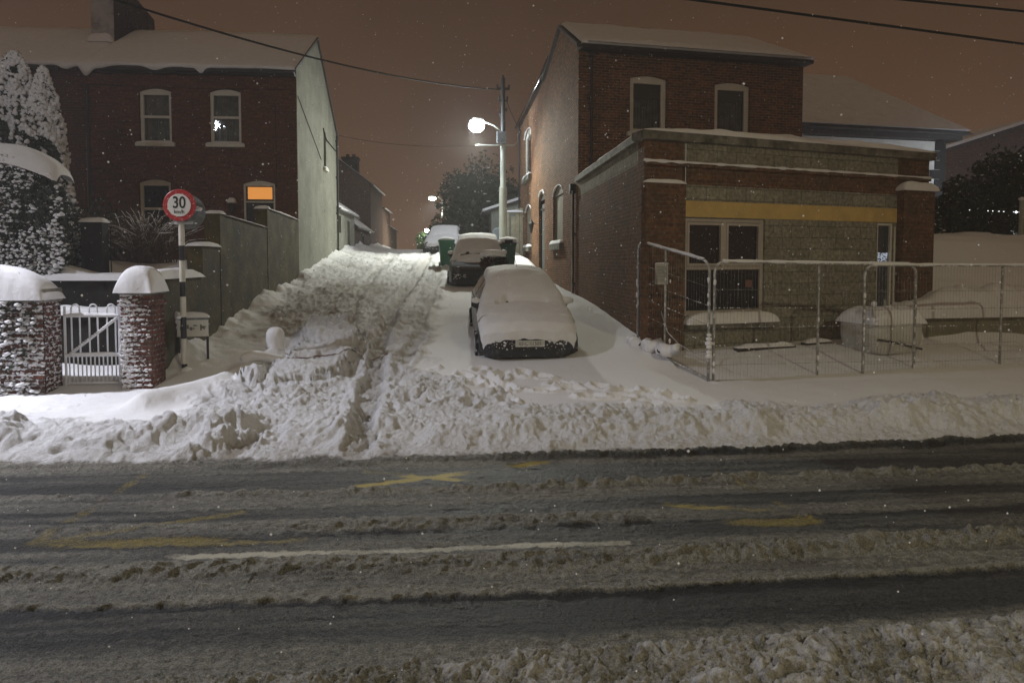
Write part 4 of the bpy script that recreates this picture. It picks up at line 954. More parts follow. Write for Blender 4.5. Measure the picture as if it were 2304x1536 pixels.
# ------------------------------------------------------------------ far right house end
H5 = thing('gabled_house', 'dim brown gabled house with snow on its roof edge at the far right', 'house', (21.5, 30, 0), 4)
q = MB(); q.prism([(0, 2), (11, 2), (11, 7.05), (5.5, 8.7), (0, 6.95)], 0, 8); q.build('wall', brick_mat('dim_brown_brick', (.16, .085, .06), (.11, .065, .05), (.13, .1, .08)), H5)
q = MB(); q.prism([(-.3, 6.86), (5.5, 8.62), (11.3, 6.9), (11.3, 7.05), (5.5, 8.82), (-.3, 7.02)], -.15, 8.1); rfo = q.build('roof', M['slate'], H5)
q = MB(); q.prism([(-.3, 7.02), (5.5, 8.82), (11.3, 7.05), (11.3, 7.2), (5.5, 8.98), (-.3, 7.16)], -.13, 8.1); q.build('roof_snow', M['snow'], rfo)

# ------------------------------------------------------------------ lane walls, sheds and terrace up the lane on the left
def lane_building(name, label, cat, y0, y1, z0, eave, ridge, depth, mat, xw=-4.72, door=None, roofsnow=.10, gable_mat=None, group=None):
    h = thing(name, label, cat, (xw, y0, 0), 90, group)
    L = y1-y0
    ops_ = door or []
    q = MB(); wall_front(q, 0, L, z0, eave, ops_, .12)
    q.poly([(0, 0, z0), (0, 0, eave), (0, depth*.5, ridge), (0, depth, eave), (0, depth, z0)]); q.poly([(L, 0, z0), (L, depth, z0), (L, depth, eave), (L, depth*.5, ridge), (L, 0, eave)])
    q.build('wall', mat, h)
    pf = [(-.16, eave-.03), (depth*.5, ridge+.03), (depth+.15, eave-.03)]
    q = MB(); roof_slab(q, lambda y: -.08, lambda y: L+.02, pf, .07); ro = q.build('roof', M['slate'], h)
    q = MB(); roof_snow(q, lambda y: -.05, lambda y: L-.0, pf, roofsnow, 40, int(y0), .03); q.build('roof_snow', M['snow_smooth'], ro, smooth=True)
    for o_ in ops_:
        q = MB(); q.box(o_[0]+.04, o_[1]-.04, .07, .11, o_[2], o_[3]-.04); q.build('door', M['wood_dark'] if o_[3]-o_[2] > 1.5 else M['dark_room'], h)
    return h
lane_building('lean_to_shed', 'low pale rendered outbuilding with snowy roof just past the gable wall', 'shed', 27.45, 32.4, 1.8, 4.35, 5.2, 2.4, M['render_pale'], door=[(.6, 1.2, 3.4, 4.1, 0), (2.9, 3.6, 2.2, 4.0, 0)])
lane_building('brick_outhouse', 'dark brick outhouse with patchy snow on its roof beyond the pale lean-to', 'shed', 32.45, 38.4, 2.0, 3.9, 5.3, 3.4, brick_mat('outhouse_brick', (.12, .07, .05), (.075, .05, .04), (.12, .1, .08)), door=[(2.2, 3.2, 2.4, 3.6, 0)], roofsnow=.03)
lane_building('terraced_house', 'tall dark terraced house up the lane with two chimneys', 'house', 38.5, 44.5, 2.2, 6.5, 9.0, 6.5, brick_mat('terrace_brick_near', (.15, .085, .06), (.10, .06, .045), (.14, .11, .09)), roofsnow=.05)
lane_building('terraced_house', 'narrow brown terraced house further up the lane, lower than its neighbour', 'house', 44.55, 49.5, 2.2, 5.7, 7.6, 6.0, brick_mat('terrace_brick_mid', (.20, .12, .085), (.14, .085, .06), (.16, .13, .1)), roofsnow=.05)
lane_building('terraced_house', 'last brown house of the terrace at the crest of the lane', 'house', 49.55, 55, 2.0, 4.7, 6.6, 6.0, brick_mat('terrace_brick_far', (.19, .115, .08), (.13, .08, .055), (.16, .13, .1)), roofsnow=.05)
c_ = thing('chimney_stack', 'chimney with stubby pots on the tall terraced house up the lane', 'chimney', (-7.4, 40.2, 8.1))
q = MB(); q.box(-.5, .5, -.4, .4, -.2, 1.15); q.box(-.56, .56, -.46, .46, 1.15, 1.28); q.build('stack', brick_mat('chimney_brick', (.12, .07, .05), (.09, .055, .04), (.12, .1, .08)), c_)
for i in (-.3, 0.02, .32): q = MB(); q.lathe([(.1, 1.28), (.13, 1.3), (.1, 1.36), (.1, 1.6), (.13, 1.64)], 10, (i, 0, 0)); q.build('chimney_pot', M['bark'], c_, smooth=True)
c_ = thing('chimney_stack', 'squat dark chimney lower on the terrace roof up the lane', 'chimney', (-6.3, 42.0, 7.4))
q = MB(); q.box(-.45, .45, -.4, .4, -.4, .95); q.box(-.5, .5, -.45, .45, .95, 1.06); q.build('stack', M['garden_dark'], c_)
for i in (-.18, .18): q = MB(); q.lathe([(.1, 1.06), (.1, 1.22), (.12, 1.26)], 10, (i, 0, 0)); q.build('chimney_pot', M['bark'], c_, smooth=True)

# ------------------------------------------------------------------ stepped boundary wall along the left of the lane
W1 = thing('lane_wall', 'mossy rendered boundary wall stepping up along the left side of the lane', 'wall', (-4.67, 0, 0))
q = MB()
segs = [(11.02, 13.05, 1.93, 1.93), (13.05, 13.98, 2.50, 2.50), (13.98, 14.28, 3.16, 3.16), (14.28, 17.4, 3.15, 3.05), (17.4, 17.65, 3.52, 3.52), (17.65, 20.78, 3.52, 3.44)]
for i, (y0, y1, za, zb) in enumerate(segs):
    prd = 0.012 if i in (2, 4) else 0
    q.prism([(y0, .1), (y1, .1), (y1, zb), (y0, za)], -.28-prd, prd, 'x')
q.build('wall', M['render_mossy'], W1)
q = MB()
for i, (y0, y1, za, zb) in enumerate(segs):
    m_ = MB(); n0 = len(q.v)
    snow_slab(q, -.31, .05, y0-.03, y1, 0, (.16, .09, .07, .035, .08, .06)[i], seed=40+i, res=.05, amp=.35)
    for k in range(n0, len(q.v)):
        x_, y_, z_ = q.v[k]; q.v[k] = (x_, y_, z_ + za + (zb-za)*min(1, max(0, (y_-y0)/(y1-y0))))
q.build('wall_snow', M['snow_smooth'], W1, smooth=True)

# garden retaining walls behind the gate
for (x0_, x1_, y0_, z0_, z1_, lab) in ((-8.4, -4.96, 12.0, .3, 1.32, 'lower dark retaining wall behind the white gate'), (-8.4, -4.96, 12.62, 1.2, 1.88, 'upper dark retaining wall topped by a long snow drift behind the gate')):
    q = MB(); n_ = 26; pts = []
    for i in range(n_):
        x_ = x0_+(x1_-x0_)*i/(n_-1)
        for j in range(8):
            z_ = z0_+(z1_-z0_)*j/7; pts.append((x_, y0_-.10+.08*(float(vnoise(np.array(x_*3), np.array(z_*5), 3))-.5), z_))
    q.grid(pts, n_, 8); q.quad((x0_, y0_-.1, z1_), (x1_, y0_-.1, z1_), (x1_, y0_+.15, z1_), (x0_, y0_+.15, z1_)); o_ = q.build('retaining_wall', M['garden_dark'], None); tag(o_, lab, 'wall')
    q = MB(); snow_slab(q, x0_, x1_, y0_-.16, y0_+.5, z1_, .13, seed=int(y0_*7), res=.05, amp=.5); q.build('snow_cap', M['snow_smooth'], o_, smooth=True)

# ------------------------------------------------------------------ gate wall, gate and pillar on the left
W2 = thing('garden_wall', 'old brick garden wall under a thick rounded snow cap left of the white gate', 'wall', (-5.91, 10.3, 0))
q = MB(); nx = 60; nz = 40; pts = []
for i in range(nx):
    x_ = -4.0 + 4.0*i/(nx-1)
    for j in range(nz):
        z_ = .15 + (1.82-.15)*j/(nz-1); pts.append((x_, -.0 - .03*float(billow(np.array(x_), np.array(z_), 4, 2, 3)), z_))
q.grid(pts, nx, nz, True); q.quad((0, 0, .15), (0, .42, .15), (0, .42, 1.82), (0, 0, 1.82)); q.quad((-4, .42, .15), (0, .42, .15), (0, .42, 1.82), (-4, .42, 1.82)); q.quad((-4, 0, 1.82), (0, 0, 1.82), (0, .42, 1.82), (-4, .42, 1.82))
q.build('wall', M['brick_gatewall'], W2, smooth=True, auto=35)
q = MB(); q.box(-4.02, .03, -.055, .45, 1.62, 1.821); q.build('coping', M['concrete'], W2, bevel=.03)
q = MB(); snow_slab(q, -4.05, .05, -.13, .47, 1.80, .42, seed=51, res=.04, amp=.10, p=4, edge=.14); q.build('snow_cap', M['snow_smooth'], W2, smooth=True)
lv = MB(); n_ = 500; cx = -rng.random(n_)*1.6-.05; cz = .3+1.35*rng.random(n_)
keep = fbm(cx*1.2, cz*1.2, 1.5, 3, 8) > .5
c3 = np.stack([cx, -.04-.07*rng.random(n_), cz], 1)[keep]
leaves(lv, c3, .045); lvo = lv.build('creeper', M['leaf_ivy'], W2, fix=False)
lv = MB(); k_ = rng.random(len(c3)) < .55; blobs(lv, c3[k_]+np.array([0, -.03, .02]), .018+.03*rng.random(k_.sum()), .7); lv.build('creeper_snow', M['snow_smooth'], lvo, smooth=True)
P1 = thing('gate_pillar', 'square brick gate pillar under a domed snow cap beside the white gate', 'pillar', (-4.955, 10.5, 0)); P1.scale = (.91, 1, 1)
q = MB(); q.box(0, .48, 0, .48, .15, 1.72); q.box(-.03, .51, -.03, .51, 1.56, 1.64); q.build('shaft', M['brick_gate'], P1, bevel=.008)
q = MB(); q.box(-.03, .52, -.035, .52, 1.722, 1.86); q.build('coping', M['concrete'], P1, bevel=.03)
q = MB(); snow_slab(q, -.07, .54, -.08, .54, 1.78, .36, seed=53, res=.025, amp=.10, p=3.0, edge=.03); q.build('snow_cap', M['snow_smooth'], P1, smooth=True)
# snow packed on the courses of the pillar and of the wall
def course_snow(par, x0_, x1_, z0_, z1_, n_, bias, seed, y=-.004):
    q = MB(); r_ = np.random.default_rng(seed); cs = []; rr = []
    while len(cs) < n_:
        x_ = x0_+(x1_-x0_)*r_.random()**bias; z_ = z0_+(z1_-z0_)*r_.random(); z_ = round(z_/.075)*.075+.012*r_.normal()
        if fbm(np.array(x_*1.0), np.array(z_), 3.0, 3, seed) < .44: continue
        cs.append((x_, y, z_)); rr.append(.010+.020*r_.random()**2)
    blobs(q, cs, rr, .55); q.build('driven_snow', M['snow_smooth'], par, smooth=True)
course_snow(P1, .0, .46, .25, 1.65, 420, 1.5, 61)
course_snow(W2, 0, -.9, .25, 1.6, 420, 1.2, 62, -.025)
GT = thing('garden_gate', 'white iron gate with hooped top rails and a diagonal brace between wall and pillar', 'gate', (-5.87, 10.72, .42)); GT.scale = (1.09, 1, 1)
q = MB(); W_ = .74
q.box(0, .025, -.012, .012, -.08, 1.12); q.box(W_-.025, W_, -.012, .012, -.08, 1.12); q.box(.025, W_-.025, -.010, .010, .955, .985); q.box(.025, W_-.025, -.010, .010, .36, .39); q.box(.025, W_-.025, -.01, .01, -.05, -.02)
q.build('frame', M['white_metal'], GT)
def gtube(pts, r): k = MB(); k.tube(pts, r, 8); return k
for i in range(3):
    x0_ = .10+i*.235; pts = [(x0_, 0, .37)] + [(x0_, 0, z) for z in (.7, 1.02)] + [(x0_+.055-.055*math.cos(t), 0, 1.08+.07*math.sin(t)) for t in np.linspace(0, math.pi, 9)] + [(x0_+.11, 0, 1.02), (x0_+.11, 0, .37)]
    gtube(pts, .012).build('hoop', M['white_metal'], GT, smooth=True)
q = MB(); q.tube([(.09, -.014, .40), (W_-.02, -.014, .94)], .012, 6); q.build('brace', M['white_metal'], GT, smooth=True)
for i in range(12):
    x_ = .06+i*.056; q = MB(); q.tube([(x_, 0, -.03), (x_, 0, .37), (x_, 0, .43 if i % 2 else .385)], .0095, 6); q.build('bar', M['white_metal'], GT, smooth=True)
q = MB(); snow_slab(q, .0, W_, -.022, .022, .985, .035, seed=3, res=.02); snow_slab(q, .0, W_, -.024, .024, .39, .04, seed=4, res=.02)
blobs(q, [(.09+.62*t, -.014, .425+.53*t) for t in np.linspace(0, 1, 22)], [.022]*22, .8); q.build('gate_snow', M['snow_smooth'], GT, smooth=True)

# ------------------------------------------------------------------ right hand boundary wall with heavy snow
W3 = thing('boundary_wall', 'olive stained boundary wall almost buried in layered snow at the right edge', 'wall', (8.95, 13.35, 0), 6)
q = MB(); q.box(.35, 9, 0, .4, -.3, 1.15); q.build('wall', M['wall_olive'], W3)
q = MB(); snow_slab(q, .05, 9.2, -.22, .75, 1.15, .55, seed=71, res=.06, amp=.3, p=3, edge=.10); q.build('snow_cap', M['snow_smooth'], W3, smooth=True)
q = MB(); snow_slab(q, -.08, .62, -.30, .55, .30, 1.05, seed=72, res=.05, amp=.15, p=3, edge=.15); q.build('end_drift', M['snow_smooth'], W3, smooth=True)
# ------------------------------------------------------------------ street lamps
lampmat = emit_mat('led_lamp_face', (0.82, 0.91, 1.0), 200.0)
def lamp_head(par, x, y, z, rz, mat, sz=1.0, bowl=1.0):
    h = MB(); h.M = Matrix.Translation((x, y, z)) @ Matrix.Rotation(R(rz), 4, 'Z')
    h.prism([(-.30*sz, .0), (.30*sz, .0), (.26*sz, .10*sz), (-.18*sz, .13*sz)], -.13*sz, .13*sz)
    ho = h.build('lamp_head', M['pole'], par, bevel=.015)
    f = MB(); f.M = Matrix.Translation((x, y, z)) @ Matrix.Rotation(R(rz), 4, 'Z')
    f.lathe([(r_*sz*bowl, h_*sz*bowl-.003) for r_, h_ in ((0, -.24), (.07, -.225), (.12, -.17), (.14, -.11), (.12, -.04), (.07, 0))], 24)
    for k in range(len(f.v)):
        a = f.M.inverted() @ Vector(f.v[k]); a.x *= 1.9 if bowl == 1.0 else 1.3; a = f.M @ a; f.v[k] = tuple(a)
    f.build('lamp_lens', mat, ho, smooth=True)
    return ho
# the lane lamp on its stepped steel pole
zb = gz_at(2.02, 29.5)
SL = thing('street_lamp', 'brightest lane lamp, on a pale stepped steel pole beside the corner house', 'street lamp', (2.02, 29.5, zb))
q = MB(); q.lathe([(.17, -.2), (.17, 2.85), (.165, 2.9), (.125, 2.97), (.12, 4.7)], 18); q.lathe([(.175, 1.4), (.175, 1.46)], 18); q.build('pole', M['pole'], SL, smooth=True, auto=40)
q = MB(); q.lathe([(.10, 4.701), (.09, 7.55), (.0, 7.56)], 14); q.build('pole_top', M['pole_backlit'], SL, smooth=True, auto=40)
q = MB(); q.tube([(0, 0, 5.25), (-.4, 0, 5.55), (-1.0, -.2, 5.70)], .035, 8); q.build('bracket_arm', M['pole'], SL, smooth=True)
lamp_head(SL, -1.14, -.22, 5.66, 12, lampmat, 1.0, 1.9)  # lens made oversized so its shape carries the glare
q = MB(); q.box(-.28, .12, -.26, -.10, 4.75, 5.25); q.build('fuse_box', M['sign_back'], SL, bevel=.01)
q = MB(); q.box(-1.2, .45, -.13, -.09, 4.66, 4.71); q.tube([(.45, -.11, 4.68), (.62, -.11, 4.85), (.62, -.11, 5.15), (.72, -.11, 5.3)], .016, 6); q.build('cross_arm', M['pole'], SL)
q = MB(); q.box(-.28, .28, -.05, .05, 7.05, 7.14); q.box(-.2, .2, -.05, .05, 6.55, 6.63)
for x_, z_ in ((-.25, 7.2), (0, 7.6), (.25, 7.2), (-.17, 6.7), (.18, 6.7), (-.12, 6.0), (.14, 6.2)): q.lathe([(.02, -.06), (.05, -.03), (.035, 0), (.06, .04), (.03, .08), (0, .09)], 8, (x_, 0, z_))
q.build('insulators', M['iron_dark'], SL, smooth=True, auto=40)
spot('lane_lamp_light', (0.88, 29.25, zb+4.98), (-0.7, 23.2, 1.6), LAMP_LANE_POWER, (0.97, 1.0, 0.87), 2.45, 0.85, .16)
# second lamp further up the lane
zb2 = 2.9
SL2 = thing('street_lamp', 'small distant street lamp glowing over the crest of the lane beside the dark tree', 'street lamp', (-0.92, 48, zb2))
q = MB(); q.lathe([(.09, -.3), (.07, 3.5), (.05, 3.75)], 12); q.build('pole', M['pole'], SL2, smooth=True)
q = MB(); q.tube([(0, 0, 3.6), (-.3, 0, 3.85), (-.6, 0, 3.88)], .03, 8); q.build('bracket_arm', M['pole'], SL2, smooth=True)
lamp_head(SL2, -.72, 0, 3.82, 0, emit_mat('far_lamp_face', (1, 1, .92), 60.0), .95)
spot('far_lamp_light', (-1.64, 47.8, zb2+3.45), (-1.4, 46.5, 2.8), LAMP_FAR_POWER, (1, 1, .92), 2.7, .6, .12)
# lamp on the main street, out of the picture to the left
SL3 = thing('street_lamp', 'tall street lamp on the pavement of the main street beyond the left edge', 'street lamp', (-12.0, 11.6, .35))
q = MB(); q.lathe([(.11, -.2), (.11, 1.4), (.07, 1.5), (.05, 8.3)], 14); q.build('pole', M['pole'], SL3, smooth=True)
q = MB(); q.tube([(0, 0, 8.15), (.3, -.6, 8.3), (.8, -1.9, 8.36)], .035, 8); q.build('bracket_arm', M['pole'], SL3, smooth=True)
lamp_head(SL3, .95, -2.3, 8.30, -65, lampmat, 1.1)
spot('main_lamp_light', (-11.05, 9.3, 8.35), (-5.6, 5.6, 0.2), LAMP_LEFT_POWER, (0.86, 0.88, 1.0), 1.78, 1.0, .16)
# lamp on the near pavement, behind the camera to the right
SL5 = thing('street_lamp', 'street lamp on the near pavement behind the viewpoint', 'street lamp', (8.4, -6.6, 0))
q = MB(); q.lathe([(.11, -.2), (.11, 1.4), (.07, 1.5), (.05, 8.6)], 14); q.build('pole', M['pole'], SL5, smooth=True)
q = MB(); q.tube([(0, 0, 8.5), (-.2, .5, 8.8), (-.6, 1.5, 8.86)], .035, 8); q.build('bracket_arm', M['pole'], SL5, smooth=True)
lamp_head(SL5, -.75, 1.8, 8.8, 115, emit_mat('warm_lamp_face', (1, .85, .62), 40.0), 1.1)
spot('near_lamp_light', (7.65, -4.8, 8.45), (5.0, 2.2, 0), LAMP_NEAR_POWER, (1.0, 0.93, 0.64), 2.05, 1.0, .16)
# lamp beyond the right edge
SL4 = thing('street_lamp', 'street lamp behind the far right house, just outside the picture', 'street lamp', (20.95, 22.6, 1.2))
q = MB(); q.lathe([(.09, -.3), (.06, 4.8)], 12); q.build('pole', M['pole'], SL4, smooth=True)
lamp_head(SL4, -.4, -.1, 4.8, 0, lampmat, 1.0)
spot('right_lamp_light', (20.55, 22.5, 5.66), (18.5, 20.5, 2.5), LAMP_RIGHT_POWER, (0.80, 0.85, 1.0), 2.7, .6, .15)

# ------------------------------------------------------------------ overhead wires
def wire(name, label, a, b, sag, r, group=None):
    q = MB(); pts = []
    for i in range(41):
        t = i/40; p = Vector(a).lerp(Vector(b), t); p.z -= sag*4*t*(1-t); pts.append(tuple(p))
    q.tube(pts, r, 6); o = q.build(name, M['cable'], None, smooth=True); tag(o, label, 'cable', group); return o
q = MB(); q.tube([(-6.87+8.72*t, 15.5+13.9*t, 7.68+1.86*t-.34*4*t*(1-t)) for t in np.linspace(-.35, 1, 60)], .026, 6); tag(q.build('overhead_wire', M['cable'], None, smooth=True), 'black bundled wire sweeping from the upper left across the roof to the lane lamp pole', 'cable')
wire('overhead_wire', 'lower and longer of the two thick black wires crossing the sky at upper right', (0.6, 8.23, 5.6), (13.0, 10.2, 5.22), .0, .017)
wire('overhead_wire', 'upper and shorter of the two thick black wires in the corner of the sky', (2.4, 8.1, 5.60), (13.0, 10.5, 6.0), .0, .017)
wire('overhead_wire', 'thin wire spanning the lane from the chimneys to the lamp pole', (-6.9, 40.2, 9.5), (1.8, 29.4, zb+4.7), .3, .012)
wire('overhead_wire', 'wire dropping from the lamp pole top to the eaves of the corner house', (2.15, 29.4, zb+6.6), (2.9, 30.6, 8.0), .1, .014)
wire('overhead_wire', 'faint wire in the sky behind the hip roofed house', (17, 40, 10.2), (34, 38, 9.8), .5, .02)

# ------------------------------------------------------------------ cars under snow
def loft(mb, secs):
    """secs: list of closed rings with equal point counts"""
    n = len(secs[0]); vs = [p for s_ in secs for p in s_]; fs = []
    for i in range(len(secs)-1):
        for j in range(n): fs.append((i*n+j, i*n+(j+1) % n, (i+1)*n+(j+1) % n, (i+1)*n+j))
    fs.append(tuple(range(n))[::-1]); fs.append(tuple((len(secs)-1)*n+j for j in range(n)))
    mb.add(vs, fs)
def wheel(par, x, y, z, side, r=.30):
    t = MB(); t.lathe([(r*.62, -.09), (r*.92, -.095), (r, -.06), (r, .06), (r*.92, .095), (r*.62, .09)], 28, (x, y, z), 'x'); to = t.build('wheel', M['tyre'], par, smooth=True, auto=35)
    k = MB(); ox = side*.085
    k.lathe([(r*.60, -.02), (r*.64, .01), (r*.60, .02)], 28, (x+ox, y, z), 'x')
    for i in range(8):
        a = i*math.pi/4; c_, s_ = math.cos(a), math.sin(a)
        k.tube([(x+ox, y, z), (x+ox*1.03, y+c_*r*.6, z+s_*r*.6)], .018, 6)
    k.lathe([(.05, -.02), (.05, .03), (.02, .04)], 14, (x+ox, y, z), 'x')
    k.build('rim', M['alloy'], to, smooth=True, auto=40)
    return to
def car(name, label, loc, rz, pitch, paint, W=.82, L=3.85, snow_front=0.02, bare_hood=0.0, seed=0, plate=None, wheels=True, hgt=1.0, detail=True, snow_t=.11):
    c = thing(name, label, 'car', loc, rz, 'cars parked under snow in the lane'); c.rotation_euler.x = pitch
    # stations: y, half width, sill z, belt z, roof half width, roof z
    S = [(0.00, .62, .26, .50, .60, .52), (.05, .74, .22, .62, .70, .64), (.22, W-.03, .20, .70, W-.10, .74), (.60, W, .20, .78, W-.08, .83), (.98, W, .20, .86, W-.10, .92),
         (1.04, W, .20, .88, W-.10, .97), (1.70, W, .20, .90, .60, 1.37), (2.10, W, .20, .91, .60, 1.43), (2.9, W, .20, .92, .59, 1.42), (3.45, W-.02, .21, .92, .58, 1.28), (L-.08, W-.08, .26, .86, .62, .98), (L, W-.14, .32, .70, .62, .74)]
    secs = []
    for y, hw, z0, zb_, rw, zr_ in S:
        zb_ *= hgt; zr_ *= hgt
        half = [(hw*.86, z0), (hw*.985, z0+.10), (hw, (z0+zb_)/2), (hw*.985, zb_-.04), (hw*.95, zb_), (rw+(.02 if zr_ > 1 else 0), zr_-.06 if zr_ > 1 else zr_-.015), (rw*.8, zr_)]
        secs.append([(x, y, z) for x, z in half] + [(-x, y, z) for x, z in reversed(half)])
    b = MB(); loft(b, secs); body = b.build('body', paint, c, smooth=True, auto=32)
    # side windows
    for sd in (-1, 1):
        g_ = MB()
        for q_ in ((1.42, 2.28), (2.36, 3.15)):
            pts = []
            for y, t in ((q_[0], 0), (q_[1], 0), (q_[1]-.03, 1), (q_[0]+(.42 if q_[0] < 2 else .02), 1)):
                zz = .95+.36*t; xx = (W*.945)*(1-t)+.645*t+.012
                pts.append((sd*xx, y, zz*hgt))
            g_.poly(pts)
        g_.build('side_window', M['car_glass'], body)
        h_ = MB(); h_.box(min(sd*(W+.004), sd*(W+.03)), max(sd*(W+.004), sd*(W+.03)), 2.05, 2.22, .78*hgt, .81*hgt); h_.build('door_handle', paint, body)
        m_ = MB(); m_.lathe([(0, -.05), (.07, -.045), (.09, .0), (.07, .06), (0, .075)], 14, (sd*(W-.02 if sd < 0 else W-.10), 1.28, .97*hgt), 'y'); m_.tube([(sd*(W-.06), 1.3, .93*hgt), (sd*(W-.04), 1.29, .96*hgt)], .02, 6); mo = m_.build('wing_mirror', M['plastic'], c, smooth=True)
        m_ = MB(); blobs(m_, [(sd*(W-.02 if sd < 0 else W-.06), 1.28, 1.03*hgt)], [.085 if sd < 0 else .12], .7, ICO2); m_.build('mirror_snow', M['snow_smooth'], mo, smooth=True)
    # bumper, grille, lights
    u = MB(); u.prism([(-.70, .05), (-.62, -.03), (.62, -.03), (.70, .05), (W-.01, .30), (W-.04, .34), (-W+.04, .34), (-W+.01, .30)], .22, .50, 'z'); bu = u.build('bumper', M['plastic'] if detail else paint, c, bevel=.03)
    u = MB(); u.box(-.42, .42, -.042, -.033, .26, .36); u.build('lower_grille', M['black_paint'], bu)
    for sd in (-1, 1):
        u = MB(); u.lathe([(0, -.03), (.05, -.025), (.062, -.0), (.07, .02)], 16, (sd*.58, -.01, .33), 'y'); u.build('fog_lamp', M['lens'], bu, smooth=True)
        u = MB(); u.lathe([(0, -.05), (.08, -.04), (.12, 0), (.125, .06)], 18, (sd*.58, .06, .62*hgt), 'y'); u.build('headlight', M['lens'], c, smooth=True)
    u = MB(); u.box(-.34, .34, .005, .03, .53, .62); u.build('grille', M['black_paint'], c)
    if plate:
        p_ = MB(); p_.box(-.26, .26, -.048, -.033, .42, .535); po = p_.build('number_plate', M['plate'], c, bevel=.004)
        text_obj(plate, .088, M['plate_text'], po, (.0, -.0495, .477), (R(90), 0, 0), 'plate_lettering', .95)
    sp2 = MB(); r2_ = np.random.default_rng(seed+90); k2 = 130; xx2 = (r2_.random(k2)*2-1)*.68; zz2 = .36+.20*r2_.random(k2)**.6; kp_ = (np.abs(xx2) > .30) | (zz2 < .40); xx2 = xx2[kp_]; zz2 = zz2[kp_]; k2 = len(xx2); blobs(sp2, [(a_, -.045, b_2) for a_, b_2 in zip(xx2, zz2)], .006+.016*r2_.random(k2)**2, .9); sp2.build('bumper_snow', M['snow_smooth'], bu, smooth=True)
    if wheels:
        for sx_ in (-1, 1):
            for yy in (.66, 3.05): wheel(c, sx_*(W-.06), yy, .29, sx_)
    # the snow lying over bonnet, screen, roof and tail
    prof = [(-.045+bare_hood*.9, .53+bare_hood*.35, W-.10), (-.05+bare_hood*.9, .66+bare_hood*.25, W-.05), (.10+bare_hood*.75, .80+bare_hood*.12, W-.03), (.45+bare_hood*.4, .90, W-.01), (.88, .985, W-.01), (1.02, 1.02, W-.04), (1.30, 1.20, W-.07), (1.72, 1.43, .70), (2.05, 1.51, .665), (2.5, 1.53, .655), (3.0, 1.50, .65), (3.45, 1.36, .65), (L-.12, 1.08, .68), (L+.02, .80, .66)]
    ts = np.linspace(0, len(prof)-1, 120); nu = 56; pts = []
    pr_ = np.array(prof); pr_[:, 1] = pr_[:, 1]*hgt + (snow_t-.11)
    for t in ts:
        y, z, hw = [float(np.interp(t, range(len(prof)), pr_[:, k])) for k in range(3)]
        for j in range(nu):
            u_ = -1.0 + 2*j/(nu-1); x = hw*math.copysign(1-(1-abs(u_))**1.4, u_)
            au = abs(u_)
            drop = .10*au**2 + (.20 if z > 1.1 else .10)*max(0, (au-.72)/.28)**2.2
            nz = float(fbm(np.array(x+seed*5.3), np.array(y), 1.6, 3, seed))-.5
            dz = .05*nz
            # melted hollow along the wipers
            dz -= (.11*math.exp(-((y-1.03-.06*math.cos(x*3))/.045)**2)*(abs(x+.02) < .5) + .12*math.exp(-((y-1.14)/.06)**2-((x+.30)/.06)**2))
            dz -= .03*max(0, float(vnoise(np.array(x*3+seed), np.array(y*5), 7))-.72)*(y < 1.2)
            jag = .045*(float(fbm(np.array(x*5.0), np.array(seed*2.0), 1.0, 3, 9))-.5)
            pts.append((x, y + (jag if t < 1 else 0) + (.16*au**3 if t < 3 else 0), z-drop+dz-(.06*float(vnoise(np.array(x*9.), np.array(1.), 4)) if t < .4 else 0)))
    s_ = MB(); s_.grid(pts, len(ts), nu); s_.build('snow_cover', M['snow'], c, smooth=True)
    a_ = MB(); a_.tube([(.02, 2.45, 1.5*hgt), (-.01, 2.40, 1.66*hgt), (-.05, 2.30, 1.82*hgt)], [.006, .005, .003], 6); a_.build('antenna', M['cable'], c)
    return c
c1 = car('parked_car', 'dark hatchback nearest the street, buried in smooth snow with a pale number plate', (1.29, 12.0, .30), 1.2, R(6.2), M['car_navy'], W=.91, plate='02-C 11505', seed=1, snow_t=.15)
c2 = car('parked_car', 'second car up the lane, its black bonnet corners bare of snow', (0.60, 20.3, 1.30), -3, R(6.5), M['car_black'], W=.86, bare_hood=.62, seed=2, hgt=1.04)
c3 = car('parked_car', 'farthest parked car, a pale snow mound by the glowing bush', (-0.75, 31.6, 2.42), -6, R(3), M['car_black'], W=.80, seed=3, snow_t=.16, hgt=.95)

# snow-capped dark plant between the two cars
pt = thing('tub_plant', 'dark red bushy plant under a dome of snow between the two nearest cars', 'plant', (0.97, 17.4, gz_at(.97, 17.4)+.22))
q = MB(); q.lathe([(.16, -.05), (.22, .40), (.24, .42), (.24, .46), (.20, .46)], 18); q.build('tub', M['iron_dark'], pt, smooth=True, auto=40)
q = MB(); n_ = 1400; d_ = rng.normal(size=(n_, 3)); d_ /= np.linalg.norm(d_, axis=1)[:, None]; cc = d_*np.array([.38, .30, .26])*(.6+.4*rng.random((n_, 1)))+np.array([0, 0, .78]); leaves(q, cc, .04); q.build('foliage', M['leaf_dark'], pt, fix=False)
q = MB(); k_ = rng.random(n_) < .16; leaves(q, cc[k_]*np.array([1.04, 1.04, 1]), .04); q.build('red_leaves', M['berry'], pt, fix=False)
q = MB(); blobs(q, [(-.03, .02, 1.02)], [.25], .5, ICO2, .12); blobs(q, [(x_, -.15, .95+.06*random.random()) for x_ in np.linspace(-.22, .2, 7)], [.07]*7, .6); q.build('snow_cap', M['snow_smooth'], pt, smooth=True)

